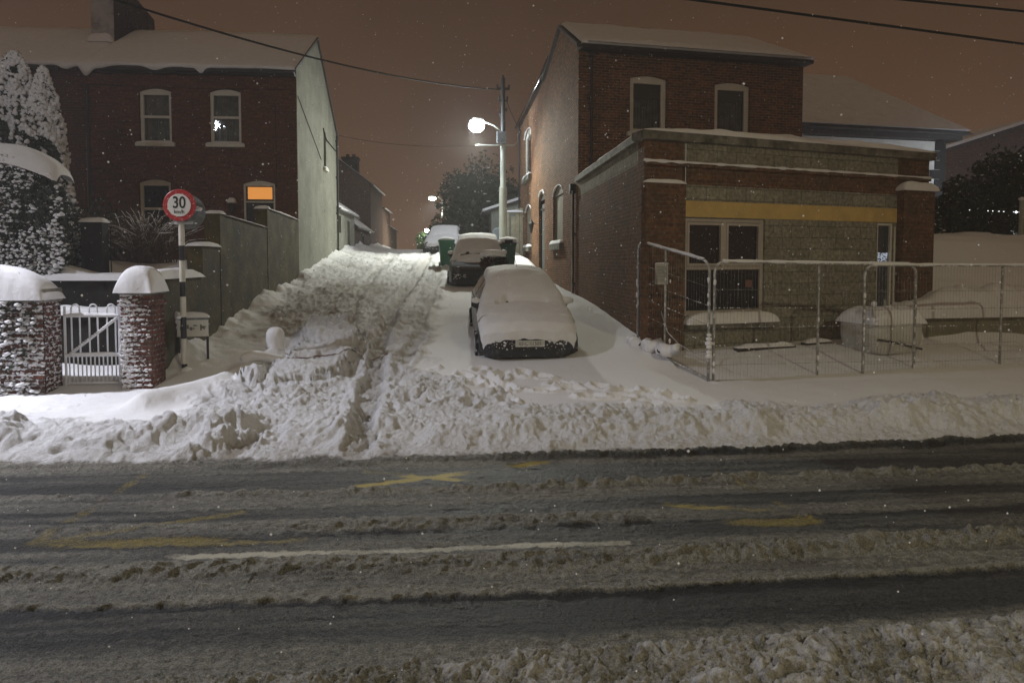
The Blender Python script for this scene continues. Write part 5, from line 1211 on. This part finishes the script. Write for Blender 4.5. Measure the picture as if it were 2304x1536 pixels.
# ------------------------------------------------------------------ wheelie bins
def bin_(label, loc, rz, lid):
    o = thing('wheelie_bin', label, 'bin', loc, rz, 'green wheelie bins in the lane')
    q = MB()
    def ring(w_, d0, d1, z): return [(-w_, d0, z), (w_, d0, z), (w_, d1, z), (-w_, d1, z)]
    loft(q, [ring(.21, -.20, .22, .05), ring(.23, -.24, .25, .4), ring(.27, -.30, .30, .97)]); q.box(-.29, .29, -.33, .33, .93, 1.0); q.build('body', M['bin_green'], o, bevel=.015)
    for s_ in (-1, 1): q = MB(); q.lathe([(.10, -.02), (.10, .03)], 16, (s_*.24, .22, .10), 'x'); q.build('wheel', M['tyre'], o)
    q = MB(); q.tube([(-.22, .36, .98), (.22, .36, .98)], .016, 6); q.build('handle', M['bin_green'], o)
    if lid:
        q = MB(); q.box(-.30, .30, -.34, .33, 1.001, 1.05); q.box(-.12, .16, -.345, -.10, 1.051, 1.16); q.build('lid', M['iron_dark'], o, bevel=.015)
        q = MB(); snow_slab(q, -.36, .36, -.30, .38, 1.06, .17, seed=5, res=.04, amp=.5); blobs(q, [(.32, -.3, 1.06), (-.28, -.32, 1.05)], [.07, .09], .7); q.build('lid_snow', M['snow_smooth'], o, smooth=True)
    else:
        q = MB(); snow_slab(q, -.26, .26, -.29, .30, .995, .09, seed=6, res=.04); q.build('snow_fill', M['snow_smooth'], o, smooth=True)
    return o
bin_('green wheelie bin without a lid, full of snow, left behind the second car', (-.36, 25.0, gz_at(-.36, 25)-.12), 5, False)
bin_('green wheelie bin with snow draped lid against the corner house', (1.82, 24.0, gz_at(1.82, 24)-.12), -4, True)

# ------------------------------------------------------------------ speed limit sign
sx, sy = -4.40, 11.4; sz = gz_at(sx, sy)-.1
SG = thing('speed_limit_sign', 'round red ringed 30 km/h sign on a black and white banded pole', 'road sign', (sx, sy, sz))
bands = [(-.2, .22, 1), (.22, .62, 0), (.62, 1.0, 1), (1.0, 1.36, 0), (1.36, 1.72, 1), (1.72, 2.05, 0), (2.05, 2.36, 1), (2.36, 2.66, 0)]
zz_ = [(-.2, .19, 1), (.19, .60, 0), (.60, .95, 1), (.95, 1.28, 0), (1.28, 1.52, 1), (1.52, 1.86, 0), (1.86, 2.10, 1), (2.10, 2.46, 0), (2.46, 2.95, 2)]
for a_, b_2, k_ in zz_:
    q = MB(); q.lathe([(.045, a_), (.045, b_2)], 16); q.build('black_band' if k_ == 1 else ('white_band' if k_ == 0 else 'bare_pole'), (M['white_paint'], M['black_paint'], M['galv'])[k_], SG, smooth=True, auto=40)
zc = 2.74
q = MB(); q.lathe([(.0, -.075), (.175, -.075), (.180, -.072)], 40, (0, 0, zc), 'y'); f_ = q.build('sign_face', M['sign_white'], SG)
q = MB(); q.lathe([(.0, -.066), (.245, -.066), (.255, -.060), (.255, -.05)], 48, (0, 0, zc), 'y'); q.build('red_ring', M['sign_red'], SG, smooth=True, auto=30)
text_obj('30', .26, M['black_paint'], f_, (0, -.0765, zc+.035), (R(90), 0, 0), 'numerals', .80, bold=.004)
text_obj('km/h', .085, M['black_paint'], f_, (0, -.0765, zc-.105), (R(90), 0, 0), 'unit_lettering', .95, bold=.0006)
q = MB(); q.lathe([(.0, .048), (.27, .048), (.275, .06)], 40, (0.085, 0, zc-.10), 'y'); bk = q.build('rear_disc', M['sign_back'], SG)
for z_ in (zc-.03, zc-.28): q = MB(); q.box(-.12, .30 if z_ > 2.6 else .2, -.058 if z_ > 2.6 else -.05, -.047, z_-.02, z_+.02); q.build('clamp', M['galv'], SG)
q = MB(); blobs(q, [(.2+.03*k, .03, zc-.05) for k in range(4)], [.035]*4, 1.0); blobs(q, [(-.16+.1*k, -.03, zc-.285) for k in range(5)], [.02]*5, .5); q.build('sign_snow', M['snow_smooth'], SG, smooth=True)
q = MB(); blobs(q, [(0.02, 0, .08+.0), (-.06, -.03, .95)], [.10, .05], .8); q.build('pole_snow', M['snow_smooth'], SG, smooth=True)
# street name plate on legs
nx_, ny_ = -4.40, 11.85; nz_ = gz_at(nx_, ny_)
NP = thing('street_name_sign', 'low white street name board on legs, half covered in snow, behind the banded pole', 'street sign', (nx_, ny_, nz_), 8)
q = MB(); q.box(-.27, .22, -.012, .012, .36, .66); q.box(-.275, .225, -.016, .016, .34, .36); bo = q.build('board', M['sign_white'], NP, bevel=.004)
for x_ in (-.25, .20): q = MB(); q.box(x_-.018, x_+.018, .013, .045, -.3, .66); q.build('leg', M['iron_dark'], NP)
q = MB(); q.box(-.276, .226, -.0135, -.0125, .62, .655); q.build('band', M['sign_back'], bo)
q = MB()
for k in range(24): x_ = -.22+.38*random.random(); q.box(x_, x_+.02+.03*random.random(), -.0140, -.0122, .44+.09*random.random(), .46+.09*random.random())
q.build('worn_lettering', M['ink'], bo)
q = MB(); snow_slab(q, -.29, .24, -.06, .06, .66, .10, seed=8, res=.025, amp=.5); blobs(q, [(-.27, -.02, .70), (-.28, -.01, .60), (-.29, 0, .5)], [.08, .05, .04], .9); q.build('board_snow', M['snow_smooth'], NP, smooth=True)
# bollard head and a lump, both buried, at the corner of the lane
bx, by = -3.19, 12.3; bz = gz_at(bx, by)
BO = thing('bollard', 'short bollard buried under a tall round cap of snow at the mouth of the lane', 'bollard', (bx, by, bz))
q = MB(); q.lathe([(.07, -.5), (.07, .15), (.09, .16), (.09, .22)], 14); q.build('post', M['garden_dark'], BO)
q = MB(); q.lathe([(.22, -.12), (.16, .0), (.145, .16), (.155, .25), (.15, .34), (.11, .41), (.05, .435), (0, .44)], 24); q.build('snow_cap', M['snow_smooth'], BO, smooth=True)
q = MB(); pts = [(-3.42, 11.1, gz_at(-3.42, 11.1)+.05), (-3.32, 11.25, gz_at(-3.32, 11.25)+.09), (-3.18, 11.4, gz_at(-3.18, 11.4)+.10), (-3.02, 11.55, gz_at(-3.02, 11.55)+.10), (-2.88, 11.7, gz_at(-2.88, 11.7)+.06)]
q.tube(pts, [.09, .10, .085, .095, .07], 12); o_ = q.build('fallen_branch', M['snow'], None, smooth=True); tag(o_, 'snow coated branch lying on the ridge beside the buried bollard', 'branch')
md_ = o_.modifiers.new('soft', 'SUBSURF'); md_.levels = 1; md_.render_levels = 2
hs = [(-3.2, 11.75), (-3.0, 11.85), (-2.79, 11.60), (-2.5, 11.62), (-2.36, 11.74), (-2.2, 11.66), (-2.0, 11.72), (-1.86, 11.82), (-1.82, 12.0), (-1.5, 12.06), (-1.2, 11.98)]
q = MB(); q.tube([(x_, y_, gz_at(x_, y_)+.012) for x_, y_ in hs], .013, 6); o_ = q.build('snow_crack', pmat('dull_red_crack', (.16, .10, .085), rough=.6, dirt=(.7, .7, .7), dscale=6, dlo=.5, dhi=.6), None, smooth=True); tag(o_, 'thin dull red hose snaking across the churned snow near the bollard', 'crack')  # thin tube tracing a reddish crack edge in the snow

# ------------------------------------------------------------------ mesh fence panels
def panel(label, a, b, za, zb_, H=1.95, posts=(0, .5, 1), feet=True, lean=0.0):
    a = Vector(a); b = Vector(b); Lh = (b-a).length; ang = math.degrees(math.atan2(b.y-a.y, b.x-a.x))
    o = thing('mesh_fence_panel', label, 'fence', (a.x, a.y, za), ang, 'temporary mesh fence panels')
    sl = (zb_-za)/Lh
    def Z(x, z): return (x, lean*z, z + sl*x)
    q = MB(); r_ = .021; c_ = .16
    loop = [Z(r_, .0), Z(r_, H-c_)] + [Z(r_+c_*(1-math.cos(t)), H-c_+c_*math.sin(t)) for t in np.linspace(.3, 1.57, 5)] + [Z(Lh-r_-c_*(1-math.cos(t)), H-c_+c_*math.sin(t)) for t in np.linspace(1.57, .3, 5)] + [Z(Lh-r_, H-c_), Z(Lh-r_, 0)]
    q.tube(loop, r_, 10); q.tube([Z(r_*2, .06), Z(Lh-2*r_, .06)], .017, 8); fr_ = q.build('frame', M['galv'], o, smooth=True)
    for t in posts:
        if 0 < t < 1: q = MB(); q.tube([Z(Lh*t, .05), Z(Lh*t, H-.02)], .019, 8); q.build('upright', M['galv'], o, smooth=True)
    q = MB(); n_ = int(Lh/.062)
    for i in range(1, n_):
        x = Lh*i/n_; p0, p1 = Z(x, .06), Z(x, H-.02)
        e_2 = .0016; q.add([(p0[0]-e_2, p0[1], p0[2]), (p0[0]+e_2, p0[1], p0[2]), (p1[0]+e_2, p1[1], p1[2]), (p1[0]-e_2, p1[1], p1[2]), (p0[0], p0[1]-e_2, p0[2]), (p0[0], p0[1]+e_2, p0[2]), (p1[0], p1[1]+e_2, p1[2]), (p1[0], p1[1]-e_2, p1[2])], [(0, 1, 2, 3), (4, 5, 6, 7)])
    for z in (.32, .62, .92, 1.22, 1.52): q.tube([Z(.03, z), Z(Lh-.03, z)], .003, 4)
    q.build('wire_mesh', M['wire'], o, fix=False)
    q = MB(); n_ = int(Lh/.05); pts = [Z(c_+(Lh-2*c_)*i/n_, H+.014) for i in range(n_+1)]; q.tube(pts, [.020+.010*float(vnoise(np.array(i*.3), np.array(a.x*3), 3)) for i in range(n_+1)], 8)
    for k in range(14):
        z = .2+(H-.4)*random.random(); x = random.choice((r_, r_, Lh-r_, Lh*.5)); p = Z(x, z); q.M = Matrix.Translation(p); blobs(q, [(-.004, -.018, 0)], [.010+.012*random.random()], 2.8); q.M = I4
    for z in (.62, .92, 1.22):
        for k in range(int(Lh*9)):
            if random.random() < .6: x = Lh*random.random(); p = Z(x, z); q.M = Matrix.Translation(p); blobs(q, [(0, -.003, .008)], [.007+.008*random.random()], .8); q.M = I4
    q.build('fence_snow', M['snow_smooth'], o, smooth=True)
    if feet:
        q = MB()
        for x in (r_, Lh-r_): q.M = Matrix.Translation((x, 0, sl*x)); snow_slab(q, -.14, .14, -.35, .35, -.08, .16, seed=int(x*9), res=.05)
        q.M = I4; q.build('foot', M['snow'], o, smooth=True)
    return o
f0 = (4.02, 10.5)
panel('mesh fence panel turned back up the lane beside the extension wall', (3.30, 12.25), (4.0, 10.49), .66, .28, 1.93, (0, .42, 1), False)
panel('middle mesh fence panel facing the street in front of the extension window', (4.05, 10.5), (7.82, 11.03), .25, .20, 1.96, (0, .5, 1))
panel('right hand mesh fence panel overlapping its neighbour in front of the bulk bag', (6.72, 10.79), (10.6, 11.36), .19, .18, 1.96, (0, .72, 1))
q = MB(); pts = [(3.55, 11.60, 1.35), (3.62, 11.45, 1.0), (3.74, 11.2, .82), (3.88, 10.85, .72), (4.0, 10.55, .78)]; q.tube(pts, .010, 6); o_ = q.build('chain', M['galv'], None, smooth=True); tag(o_, 'slack chain hanging between the fence uprights at the corner post', 'chain')
q = MB(); blobs(q, [(3.98, 10.46, z) for z in (.72, .78, .86, .92, .99, 1.05)], [.05, .04, .045, .055, .045, .035], .9); o_ = q.build('snowy_clamp', M['snow_smooth'], None, smooth=True); tag(o_, 'snow caked clamp tying two fence panels together at the corner', 'clamp')
# bulk bag behind the fence and a smaller sack by the door
bgz = gz_at(7.95, 12.2)
BG = thing('bulk_bag', 'white builders bulk bag topped with snow behind the mesh fence', 'bulk bag', (7.95, 12.2, bgz-.05), 12); BG.scale = (.92, .92, .92)
q = MB(); secs = []
for z, s_ in ((0, .50), (.08, .56), (.3, .60), (.55, .60), (.70, .57)):
    ring = []
    for k in range(40):
        a_ = 2*math.pi*k/40; c_, s2 = math.cos(a_), math.sin(a_); rr = (abs(c_)**5+abs(s2)**5)**(-1/5)*s_*(1+.035*(float(vnoise(np.array(k*.5), np.array(z*6), 2))-.5)*2)
        ring.append((c_*rr*1.06, s2*rr*.9, z))
    secs.append(ring)
loft(q, secs); q.build('bag', M['sack'], BG, smooth=True, auto=50)
q = MB(); q.tube([(-.56, -.50, .30), (-.3, -.535, .26), (0, -.545, .20), (.3, -.54, .13), (.54, -.51, .08)], .020, 4); q.build('strap', M['strap'], BG)
for x_, y_ in ((-.58, -.45), (.55, .4)): q = MB(); q.tube([(x_, y_, .6), (x_-.05, y_, .95), (x_-.01, y_+.04, 1.04), (x_+.03, y_+.08, .95), (x_+.03, y_+.1, .62)], .028, 6); q.build('lifting_loop', M['sack'], BG, smooth=True)
q = MB(); snow_slab(q, -.64, .64, -.55, .55, .64, .27, seed=81, res=.03, amp=.3, p=4.5, edge=.05); blobs(q, [(-.62, -.45, 1.0), (-.56, -.42, .66)], [.05, .09], 1.2); q.build('bag_snow', M['snow_smooth'], BG, smooth=True)
q = MB(); blobs(q, [(8.55, 12.95, .70)], [.42], .95, ICO2, .2); blobs(q, [(8.85, 12.95, .85), (8.3, 12.95, .62)], [.25, .3], 1.0, ICO2, .2); o_ = q.build('rubble_sack', M['snow'], None, smooth=True); md_ = o_.modifiers.new('soft', 'SUBSURF'); md_.levels = 1; md_.render_levels = 1
tag(o_, 'smaller snow covered sack leaning by the narrow glazed door behind the bulk bag', 'sack')
for (x_, y_, l_, a_, lab) in ((5.75, 12.28, 1.3, 14, 'snowy plank lying at the wall foot below the big window'), (7.0, 12.72, .7, 20, 'short snowy plank by the block wall near the bulk bag'), (3.42, 11.75, 1.3, -68, 'snow wrapped netting heaped along the foot of the turned fence panel')):
    o_ = thing('plank' if 'plank' in lab else 'netting_roll', lab, 'plank' if 'plank' in lab else 'netting', (x_, y_, gz_at(x_, y_)+(.02 if 'plank' in lab else -.04)), a_)
    if 'plank' in lab:
        q = MB(); q.box(-l_/2, l_/2, -.07, .08, -.08, .02); q.build('board', M['wood_dark'], o_, bevel=.01)
        q = MB(); snow_slab(q, -l_/2, l_/2*.95, -.09, .09, .015, .07, seed=int(x_*3), res=.04, amp=.6); q.build('snow_cap', M['snow_smooth'], o_, smooth=True)
    else:
        q = MB(); pts = [(-l_/2+.15+(l_-.3)*k/16, .05*math.sin(k*1.3), .02+.03*math.sin(k*2.1)) for k in range(17)]; q.tube(pts, [.06+.015*math.sin(k*1.7) for k in range(17)], 9); q.build('netting', M['garden_dark'], o_, smooth=True)
        q = MB(); pts = [(-l_/2+l_*k/20, -.015+.05*math.sin(k*1.05), .07+.03*math.sin(k*1.7)) for k in range(21)]; q.tube(pts, [.10+.03*math.sin(k*1.9) for k in range(21)], 9); q.build('snow_cap', M['snow_smooth'], o_, smooth=True)

# ------------------------------------------------------------------ vegetation
def conifer(label, loc, H, rad, seed, top=.9):
    r_ = np.random.default_rng(seed); o = thing('conifer', label, 'tree', loc, 0, 'snow laden conifers')
    q = MB(); q.tube([(0, 0, -.3), (0, 0, H*.9)], [.12, .02], 8); q.build('trunk', M['bark'], o)
    n_ = 5200; t = r_.random(n_)**.8; a_ = r_.random(n_)*6.283
    lob = 1+.28*np.sin(a_*3+seed)+.18*np.sin(a_*5+t*9)
    rr = rad*np.clip((1-t**top), 0, 1)**.62*lob*(.55+.45*r_.random(n_)**.4); rr = np.minimum(rr, rad*1.2)
    c3 = np.stack([rr*np.cos(a_), rr*np.sin(a_), t*H], 1)
    q = MB(); leaves(q, c3, .085); q.build('crown', M['leaf_dark'], o, fix=False)
    m_ = 6000; t = r_.random(m_)**.85; a_ = r_.random(m_)*6.283; lob = 1+.28*np.sin(a_*3+seed)+.18*np.sin(a_*5+t*9)
    rr = np.minimum(rad*np.clip((1-t**top), 0, 1)**.62*lob*(.86+.2*r_.random(m_)), rad*1.22)
    c3 = np.stack([rr*np.cos(a_), rr*np.sin(a_), t*H+.03], 1)
    k_ = fbm(c3[:, 0]*2+c3[:, 1], c3[:, 2], 1.6, 3, seed) > .40
    q = MB(); blobs(q, c3[k_], .024+.036*r_.random(k_.sum())**1.6, 1.15, None, .6); q.build('snow_load', M['snow'], o, smooth=True)
    return o
conifer('tallest snow laden conifer before the far left brick wall', (-10.22, 17.0, 2.2), 4.85, 1.10, 3)
conifer('slimmer snow laden conifer leaning against the tallest one', (-9.50, 16.8, 2.2), 4.45, .62, 8)
conifer('conifer cut by the left edge of the picture, heavy with snow', (-11.5, 16.2, 2.2), 4.3, .9, 14)
# ivy pillar on a trellis
IV = thing('ivy_arch', 'trellis smothered in ivy with a thick sloping hood of snow at the left edge', 'plant', (-7.70, 12.9, 1.9))
n_ = 5200; x_ = rng.random(n_)*1.35-.55; z_ = rng.random(n_)*2.0; top_ = 2.15-.42*np.clip(x_+.1, 0, 1)**1.2; z_ = z_/2.0*top_
bul = .28+.15*fbm(x_, z_, 1.5, 3, 5); side = rng.random(n_)
c3 = np.stack([x_*(1+.12*np.sin(z_*2.2)), -bul*rng.random(n_)**.4+.25*(side > .8), z_], 1)
keep = ~((x_ < -.22) & (z_ < 1.15))
q = MB(); leaves(q, c3[keep], .055); q.build('ivy', M['leaf_ivy'], IV, fix=False)
front = keep & (c3[:, 1] < -.18)
pr_ = np.where(x_ < -.05, .62, np.where(x_ > .6, .50, .58)); kk = front & (rng.random(n_) < pr_) & (fbm(x_, z_, 2.5, 3, 9) > .36)
q = MB(); blobs(q, c3[kk]+np.array([0, -.03, .03]), np.where(x_[kk] > .6, .022, .012)+.024*rng.random(kk.sum())**2, .85, None, .5); q.build('ivy_snow', M['snow'], IV, smooth=True)
q = MB(); 
for i in range(8): q.box(-1.0, -.12, -.06, -.03, .12+i*.135, .175+i*.135)
q.box(-1.0, -.95, -.03, .0, 0, 1.3); q.box(-.2, -.13, -.03, .02, -.2, 1.9); q.box(.65, .72, -.03, .02, -.2, 1.6); q.build('trellis', M['wood_dark'], IV)
q = MB()
for i in range(8): snow_slab(q, -1.0, -.12, -.075, -.025, .175+i*.135, .035, seed=i, res=.03)
q.build('trellis_snow', M['snow_smooth'], IV, smooth=True)
q = MB(); nu, nv = 60, 24; pts = []
for i in range(nu):
    x = -.85+1.62*i/(nu-1)
    for j in range(nv):
        v = -1+2*j/(nv-1); base = 2.12-.36*max(0, x+.05)**1.3-.38*max(0, -x-.25)**1.1
        e_ = (1-abs(2*i/(nu-1)-1)**4)**.5; w_ = .40*(.7+.3*e_); hh = .26*e_*(1-abs(v)**3.2)**.6*(1+.3*(float(fbm(np.array(x), np.array(v), 2, 2, 4))-.5))
        sag = -.12*abs(v)**3-.10*max(0, float(vnoise(np.array(x*4), np.array(v*.6+3), 6))-.5)*(abs(v) > .6)
        pts.append((x, -.05+v*w_, base+hh+sag))
q.grid(pts, nu, nv); q.build('snow_hood', M['snow_smooth'], IV, smooth=True)

def shrub(name, label, loc, size, n_, leafm, seed, snowp=.0, lsz=.06, group=None, cat='bush', stems=7, top_only=False, sn=(.02, .04)):
    r_ = np.random.default_rng(seed); o = thing(name, label, cat, loc, 0, group)
    sz_ = np.array(size)
    k = max(5, int(n_/420)); cen = r_.normal(size=(k, 3)); cen /= np.linalg.norm(cen, axis=1)[:, None]; cen *= (.35+.5*r_.random((k, 1))); cen[:, 2] = np.abs(cen[:, 2])*.9+.15*r_.random(k)
    rad_ = .25+.22*r_.random(k); idx = r_.integers(0, k, n_)
    d_ = r_.normal(size=(n_, 3)); d_ /= np.linalg.norm(d_, axis=1)[:, None]
    c3 = (cen[idx]+d_*rad_[idx][:, None]*(.45+.65*r_.random((n_, 1))**.7))*sz_; c3[:, 2] = np.abs(c3[:, 2])
    q = MB()
    for i in range(stems):
        p = cen[i % k]*sz_; q.tube([(p[0]*.15, p[1]*.15, -.2), (p[0]*.5, p[1]*.4, p[2]*.55), tuple(p)], [.05*sz_[2]/2+.01, .03, .008], 6)
    q.build('stems' if cat != 'tree' else 'trunk', M['bark'], o)
    q = MB(); leaves(q, c3, lsz); q.build('foliage' if cat != 'tree' else 'crown', leafm, o, fix=False)
    if snowp > 0:
        m_ = (r_.random(n_) < snowp) & (d_[idx*0+np.arange(n_), 2] > .1); q = MB(); blobs(q, c3[m_]+np.array([0, 0, .02]), sn[0]+sn[1]*r_.random(m_.sum())**2, .6, None, .5); q.build('snow_load', M['snow'], o, smooth=True)
    return o
shrub('garden_bush', 'dark rounded evergreen between the ivy and the bare shrub', (-7.75, 15.2, 2.15), (1.0, .8, 1.6), 4200, M['leaf_dark'], 21, .05, .05, sn=(.012, .03))
shrub('garden_bush', 'low pale snowy bush beside the dark gatepost in the garden', (-7.25, 13.6, 1.95), (.42, .4, .95), 1500, M['leaf_ivy'], 22, .35, .05, sn=(.02, .04))
# bare arching shrub
BS = thing('bare_shrub', 'leafless twiggy shrub arching behind the speed limit sign', 'shrub', (-6.35, 14.6, 2.12))
q = MB(); sn_ = MB()
r_ = np.random.default_rng(31)
for i in range(230):
    a_ = r_.random()*6.283; rad_ = .35+.85*r_.random(); h_ = .5+1.0*r_.random()*(1-.35*rad_); x0_, y0_ = .25*r_.normal(), .2*r_.normal()
    pts = []
    for t in np.linspace(0, 1, 7):
        pts.append((x0_+rad_*math.cos(a_)*t**1.2, y0_+.7*rad_*math.sin(a_)*t**1.2, h_*1.5*(t-.42*t**2.4)+.03*r_.normal()))
    q.tube(pts, [.011*(1-t*.8)+.0025 for t in np.linspace(0, 1, 7)], 4)
    for k in range(3):
        b_i = r_.integers(2, 6); p = Vector(pts[b_i]); dirv = Vector((r_.normal(), r_.normal(), .3*r_.normal()))*.16; q.tube([tuple(p), tuple(p+dirv*.6+Vector((0, 0, .03))), tuple(p+dirv)], [.005, .0035, .002], 3)
    if i % 2 == 0: sn_.tube([(p[0], p[1], p[2]+.008) for p in pts[3:]], [.009, .011, .009, .005], 4)
q.build('twigs', M['twig'], BS); sn_.build('twig_snow', M['snow'], BS, smooth=True)
gp = thing('garden_post', 'dark square post with a snow capped top in the left garden', 'post', (-6.64, 13.2, 1.95))
q = MB(); q.box(-.19, .19, -.12, .12, -.2, .98); q.box(.27, .29, -.01, .01, -.2, .9); q.build('post', M['garden_dark'], gp, bevel=.01)
q = MB(); snow_slab(q, -.22, .22, -.14, .14, .98, .10, seed=3, res=.03); q.build('snow_cap', M['snow_smooth'], gp, smooth=True)
# trees and hedges further off
shrub('broad_tree', 'big dark shaggy tree behind the lane lamp pole', (1.7, 38.5, 2.8), (3.0, 2.0, 4.7), 17000, M['leaf_dark'], 41, .015, .13, cat='tree', stems=12, sn=(.03, .06))
shrub('broad_tree', 'smaller dark tree to the right of the shaggy tree, behind the shed roof', (3.3, 41, 3.0), (2.0, 1.6, 4.9), 7000, M['leaf_dark'], 42, .012, .13, cat='tree', stems=8, sn=(.03, .06))
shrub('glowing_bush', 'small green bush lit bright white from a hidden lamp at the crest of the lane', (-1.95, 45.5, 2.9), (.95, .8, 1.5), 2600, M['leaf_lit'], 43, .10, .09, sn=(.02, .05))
gl = thing('garden_lamp', 'small bright lamp shining among the leaves of the glowing bush', 'lamp', (-1.9, 44.75, 4.25))
q = MB(); q.lathe([(0, -.12), (.10, -.1), (.14, 0), (.10, .1), (0, .12)], 16); q.build('globe', emit_mat('garden_lamp_globe', (.95, 1, .85), 45.0), gl, smooth=True)
q = MB(); q.lathe([(.03, -1.4), (.03, -.115)], 8); q.build('post', M['iron_dark'], gl)
d_ = bpy.data.lights.new('garden_lamp_light', 'POINT'); d_.energy = 60; d_.color = (.95, 1, .85); d_.shadow_soft_size = .15; do = bpy.data.objects.new('garden_lamp_light', d_); COL.objects.link(do); do.location = (-1.9, 44.45, 4.3)
shrub('hedge_bush', 'snow dusted bush rising against the white house quoins behind the extension', (12.3, 16.6, 2.7), (.75, .6, 2.1), 2600, M['leaf_dark'], 51, .12, .06, sn=(.012, .03))
shrub('hedge_bush', 'low dark bush left of the others on the bank at the right', (13.3, 17.4, 2.8), (1.1, .7, 1.5), 3000, M['leaf_dark'], 52, .06, .07, sn=(.012, .03))
shrub('hedge_bush', 'tall dim bush at the right edge behind the pale garden post', (15.3, 18.4, 2.9), (1.6, 1.0, 2.5), 5000, M['leaf_dark'], 53, .05, .08, sn=(.012, .035))
shrub('hedge_bush', 'dim bush half cut by the right edge of the picture', (17.6, 18.6, 2.9), (1.3, 1.0, 2.2), 3600, M['leaf_dark'], 54, .05, .08, sn=(.012, .035))
gp = thing('garden_post', 'pale slim post standing on the bank at the right edge', 'post', (14.05, 16.0, 2.75))
q = MB(); q.tube([(0, 0, -.2), (0, 0, 1.0)], .055, 8); q.build('post', M['pole'], gp); q = MB(); blobs(q, [(0, 0, 1.02)], [.075], .7); q.build('snow_cap', M['snow_smooth'], gp, smooth=True)
sl_ = thing('string_light', 'short string of tiny white lights in the hedge at the right', 'string light', (13.0, 16.5, 3.55))
q = MB(); q.tube([(0, 0, .03), (.9, 0, -.02), (1.8, .1, -.05), (2.6, .1, -.1)], .006, 4); q.build('cord', M['cable'], sl_)
bm_ = emit_mat('tiny_bulb', (.95, .97, 1), 3.0)
for x_ in (.05, .55, .68, .85, .98, 1.25, 1.32, 1.4, 1.72, 1.95, 2.3): q = MB(); r0 = .035 if x_ == 1.32 else .012; q.lathe([(0, -r0), (r0, 0), (0, r0)], 8, (x_, -.02, -.02-.035*x_)); q.build('bulb', bm_, sl_)

# ------------------------------------------------------------------ shed, tarp and boards on the right of the lane
SH = thing('lane_shed', 'grey shed with a sloping snow edged roof behind the lane lamp pole', 'shed', (1.75, 34, 2.4))
q = MB(); q.prism([(0, 0), (2.2, 0), (2.2, 3.05), (0, 2.35)], 0, 3); q.build('wall', pmat('grey_render', (.26, .27, .235), var=.15), SH)
q = MB(); q.prism([(-.45, 2.22), (2.3, 3.12), (2.3, 3.2), (-.45, 2.30)], -.2, 3.2); ro_ = q.build('roof', M['slate'], SH)
q = MB(); q.prism([(-.45, 2.30), (2.3, 3.2), (2.3, 3.34), (-.45, 2.42)], -.22, 3.2); q.build('roof_snow', M['snow'], ro_)
TP = MB(); nu, nv = 20, 16; pts = []
for i in range(nu):
    for j in range(nv): u_, v_ = i/(nu-1), j/(nv-1); pts.append((1.72+.75*u_, 32.4+.5*u_+.06*math.sin(v_*9+u_*4), 2.3+1.6*v_+.3*u_*v_-.2*(1-u_)*v_*v_+.04*math.sin(u_*11)))
TP.grid(pts, nu, nv); o_ = TP.build('tarpaulin', M['tarp'], None, smooth=True); tag(o_, 'pale blue tarpaulin draped stiffly by the shed behind the lamp pole', 'tarpaulin'); sd_ = o_.modifiers.new('thick', 'SOLIDIFY'); sd_.thickness = .015
BF = thing('board_fence', 'pale upright timber boards leaning by the rear corner of the house', 'fence', (2.10, 31.4, 2.3))
for i, (x_, h_) in enumerate(((.12, 2.2), (.24, 2.2), (.42, 2.0), (.62, 2.35), (.82, 2.4))): q = MB(); q.box(x_, x_+(.09 if i < 2 else .18), .02*i, .02*i+.03, -.2, h_); q.build('board', M['wood_pale'], BF, bevel=.004)
q = MB(); snow_slab(q, .1, 1.0, -.03, .14, 2.2, .10, seed=4, res=.04); q.build('snow_cap', M['snow_smooth'], BF, smooth=True)

# ------------------------------------------------------------------ falling snow
n_ = 7500; yy = 2.0+20*rng.random(n_)**.8; xx = (-.75+1.6*rng.random(n_))*(yy+1); zz = -.2+yy*.45*rng.random(n_)+2.4*rng.random(n_)+.3
oct_v = np.array([(1, 0, 0), (-1, 0, 0), (0, 1, 0), (0, -1, 0), (0, 0, 1), (0, 0, -1)], float); oct_f = [(0, 2, 4), (2, 1, 4), (1, 3, 4), (3, 0, 4), (2, 0, 5), (1, 2, 5), (3, 1, 5), (0, 3, 5)]
q = MB(); V_ = (oct_v[None]*(.0020+.0038*rng.random((n_, 1, 1)))+np.stack([xx, yy, zz], 1)[:, None]).reshape(-1, 3)
q.v = [tuple(p) for p in V_]; q.f = [tuple(6*i+k for k in f_) for i in range(n_) for f_ in oct_f]
o_ = q.build('falling_snow', M['snow_smooth'], None, fix=False); tag(o_, 'snowflakes drifting down through the night air', None, None, 'stuff')

# ------------------------------------------------------------------ snow haze in the air
if HAZE_DENSITY > 0:
    q = MB(); q.box(-90, 90, -12, 130, -2.6, 26); hz = q.build('haze', M['snow'], None)
    hm = bpy.data.materials.new('snowy_air'); hm.use_nodes = True; t_ = hm.node_tree; t_.nodes.clear()
    o2 = t_.nodes.new('ShaderNodeOutputMaterial'); pv = t_.nodes.new('ShaderNodeVolumePrincipled'); pv.inputs['Color'].default_value = (.9, .9, .92, 1); pv.inputs['Density'].default_value = HAZE_DENSITY
    t_.links.new(pv.outputs[0], o2.inputs['Volume']); hz.data.materials.clear(); hz.data.materials.append(hm); tag(hz, 'thin haze of falling snow', None, None, 'stuff')
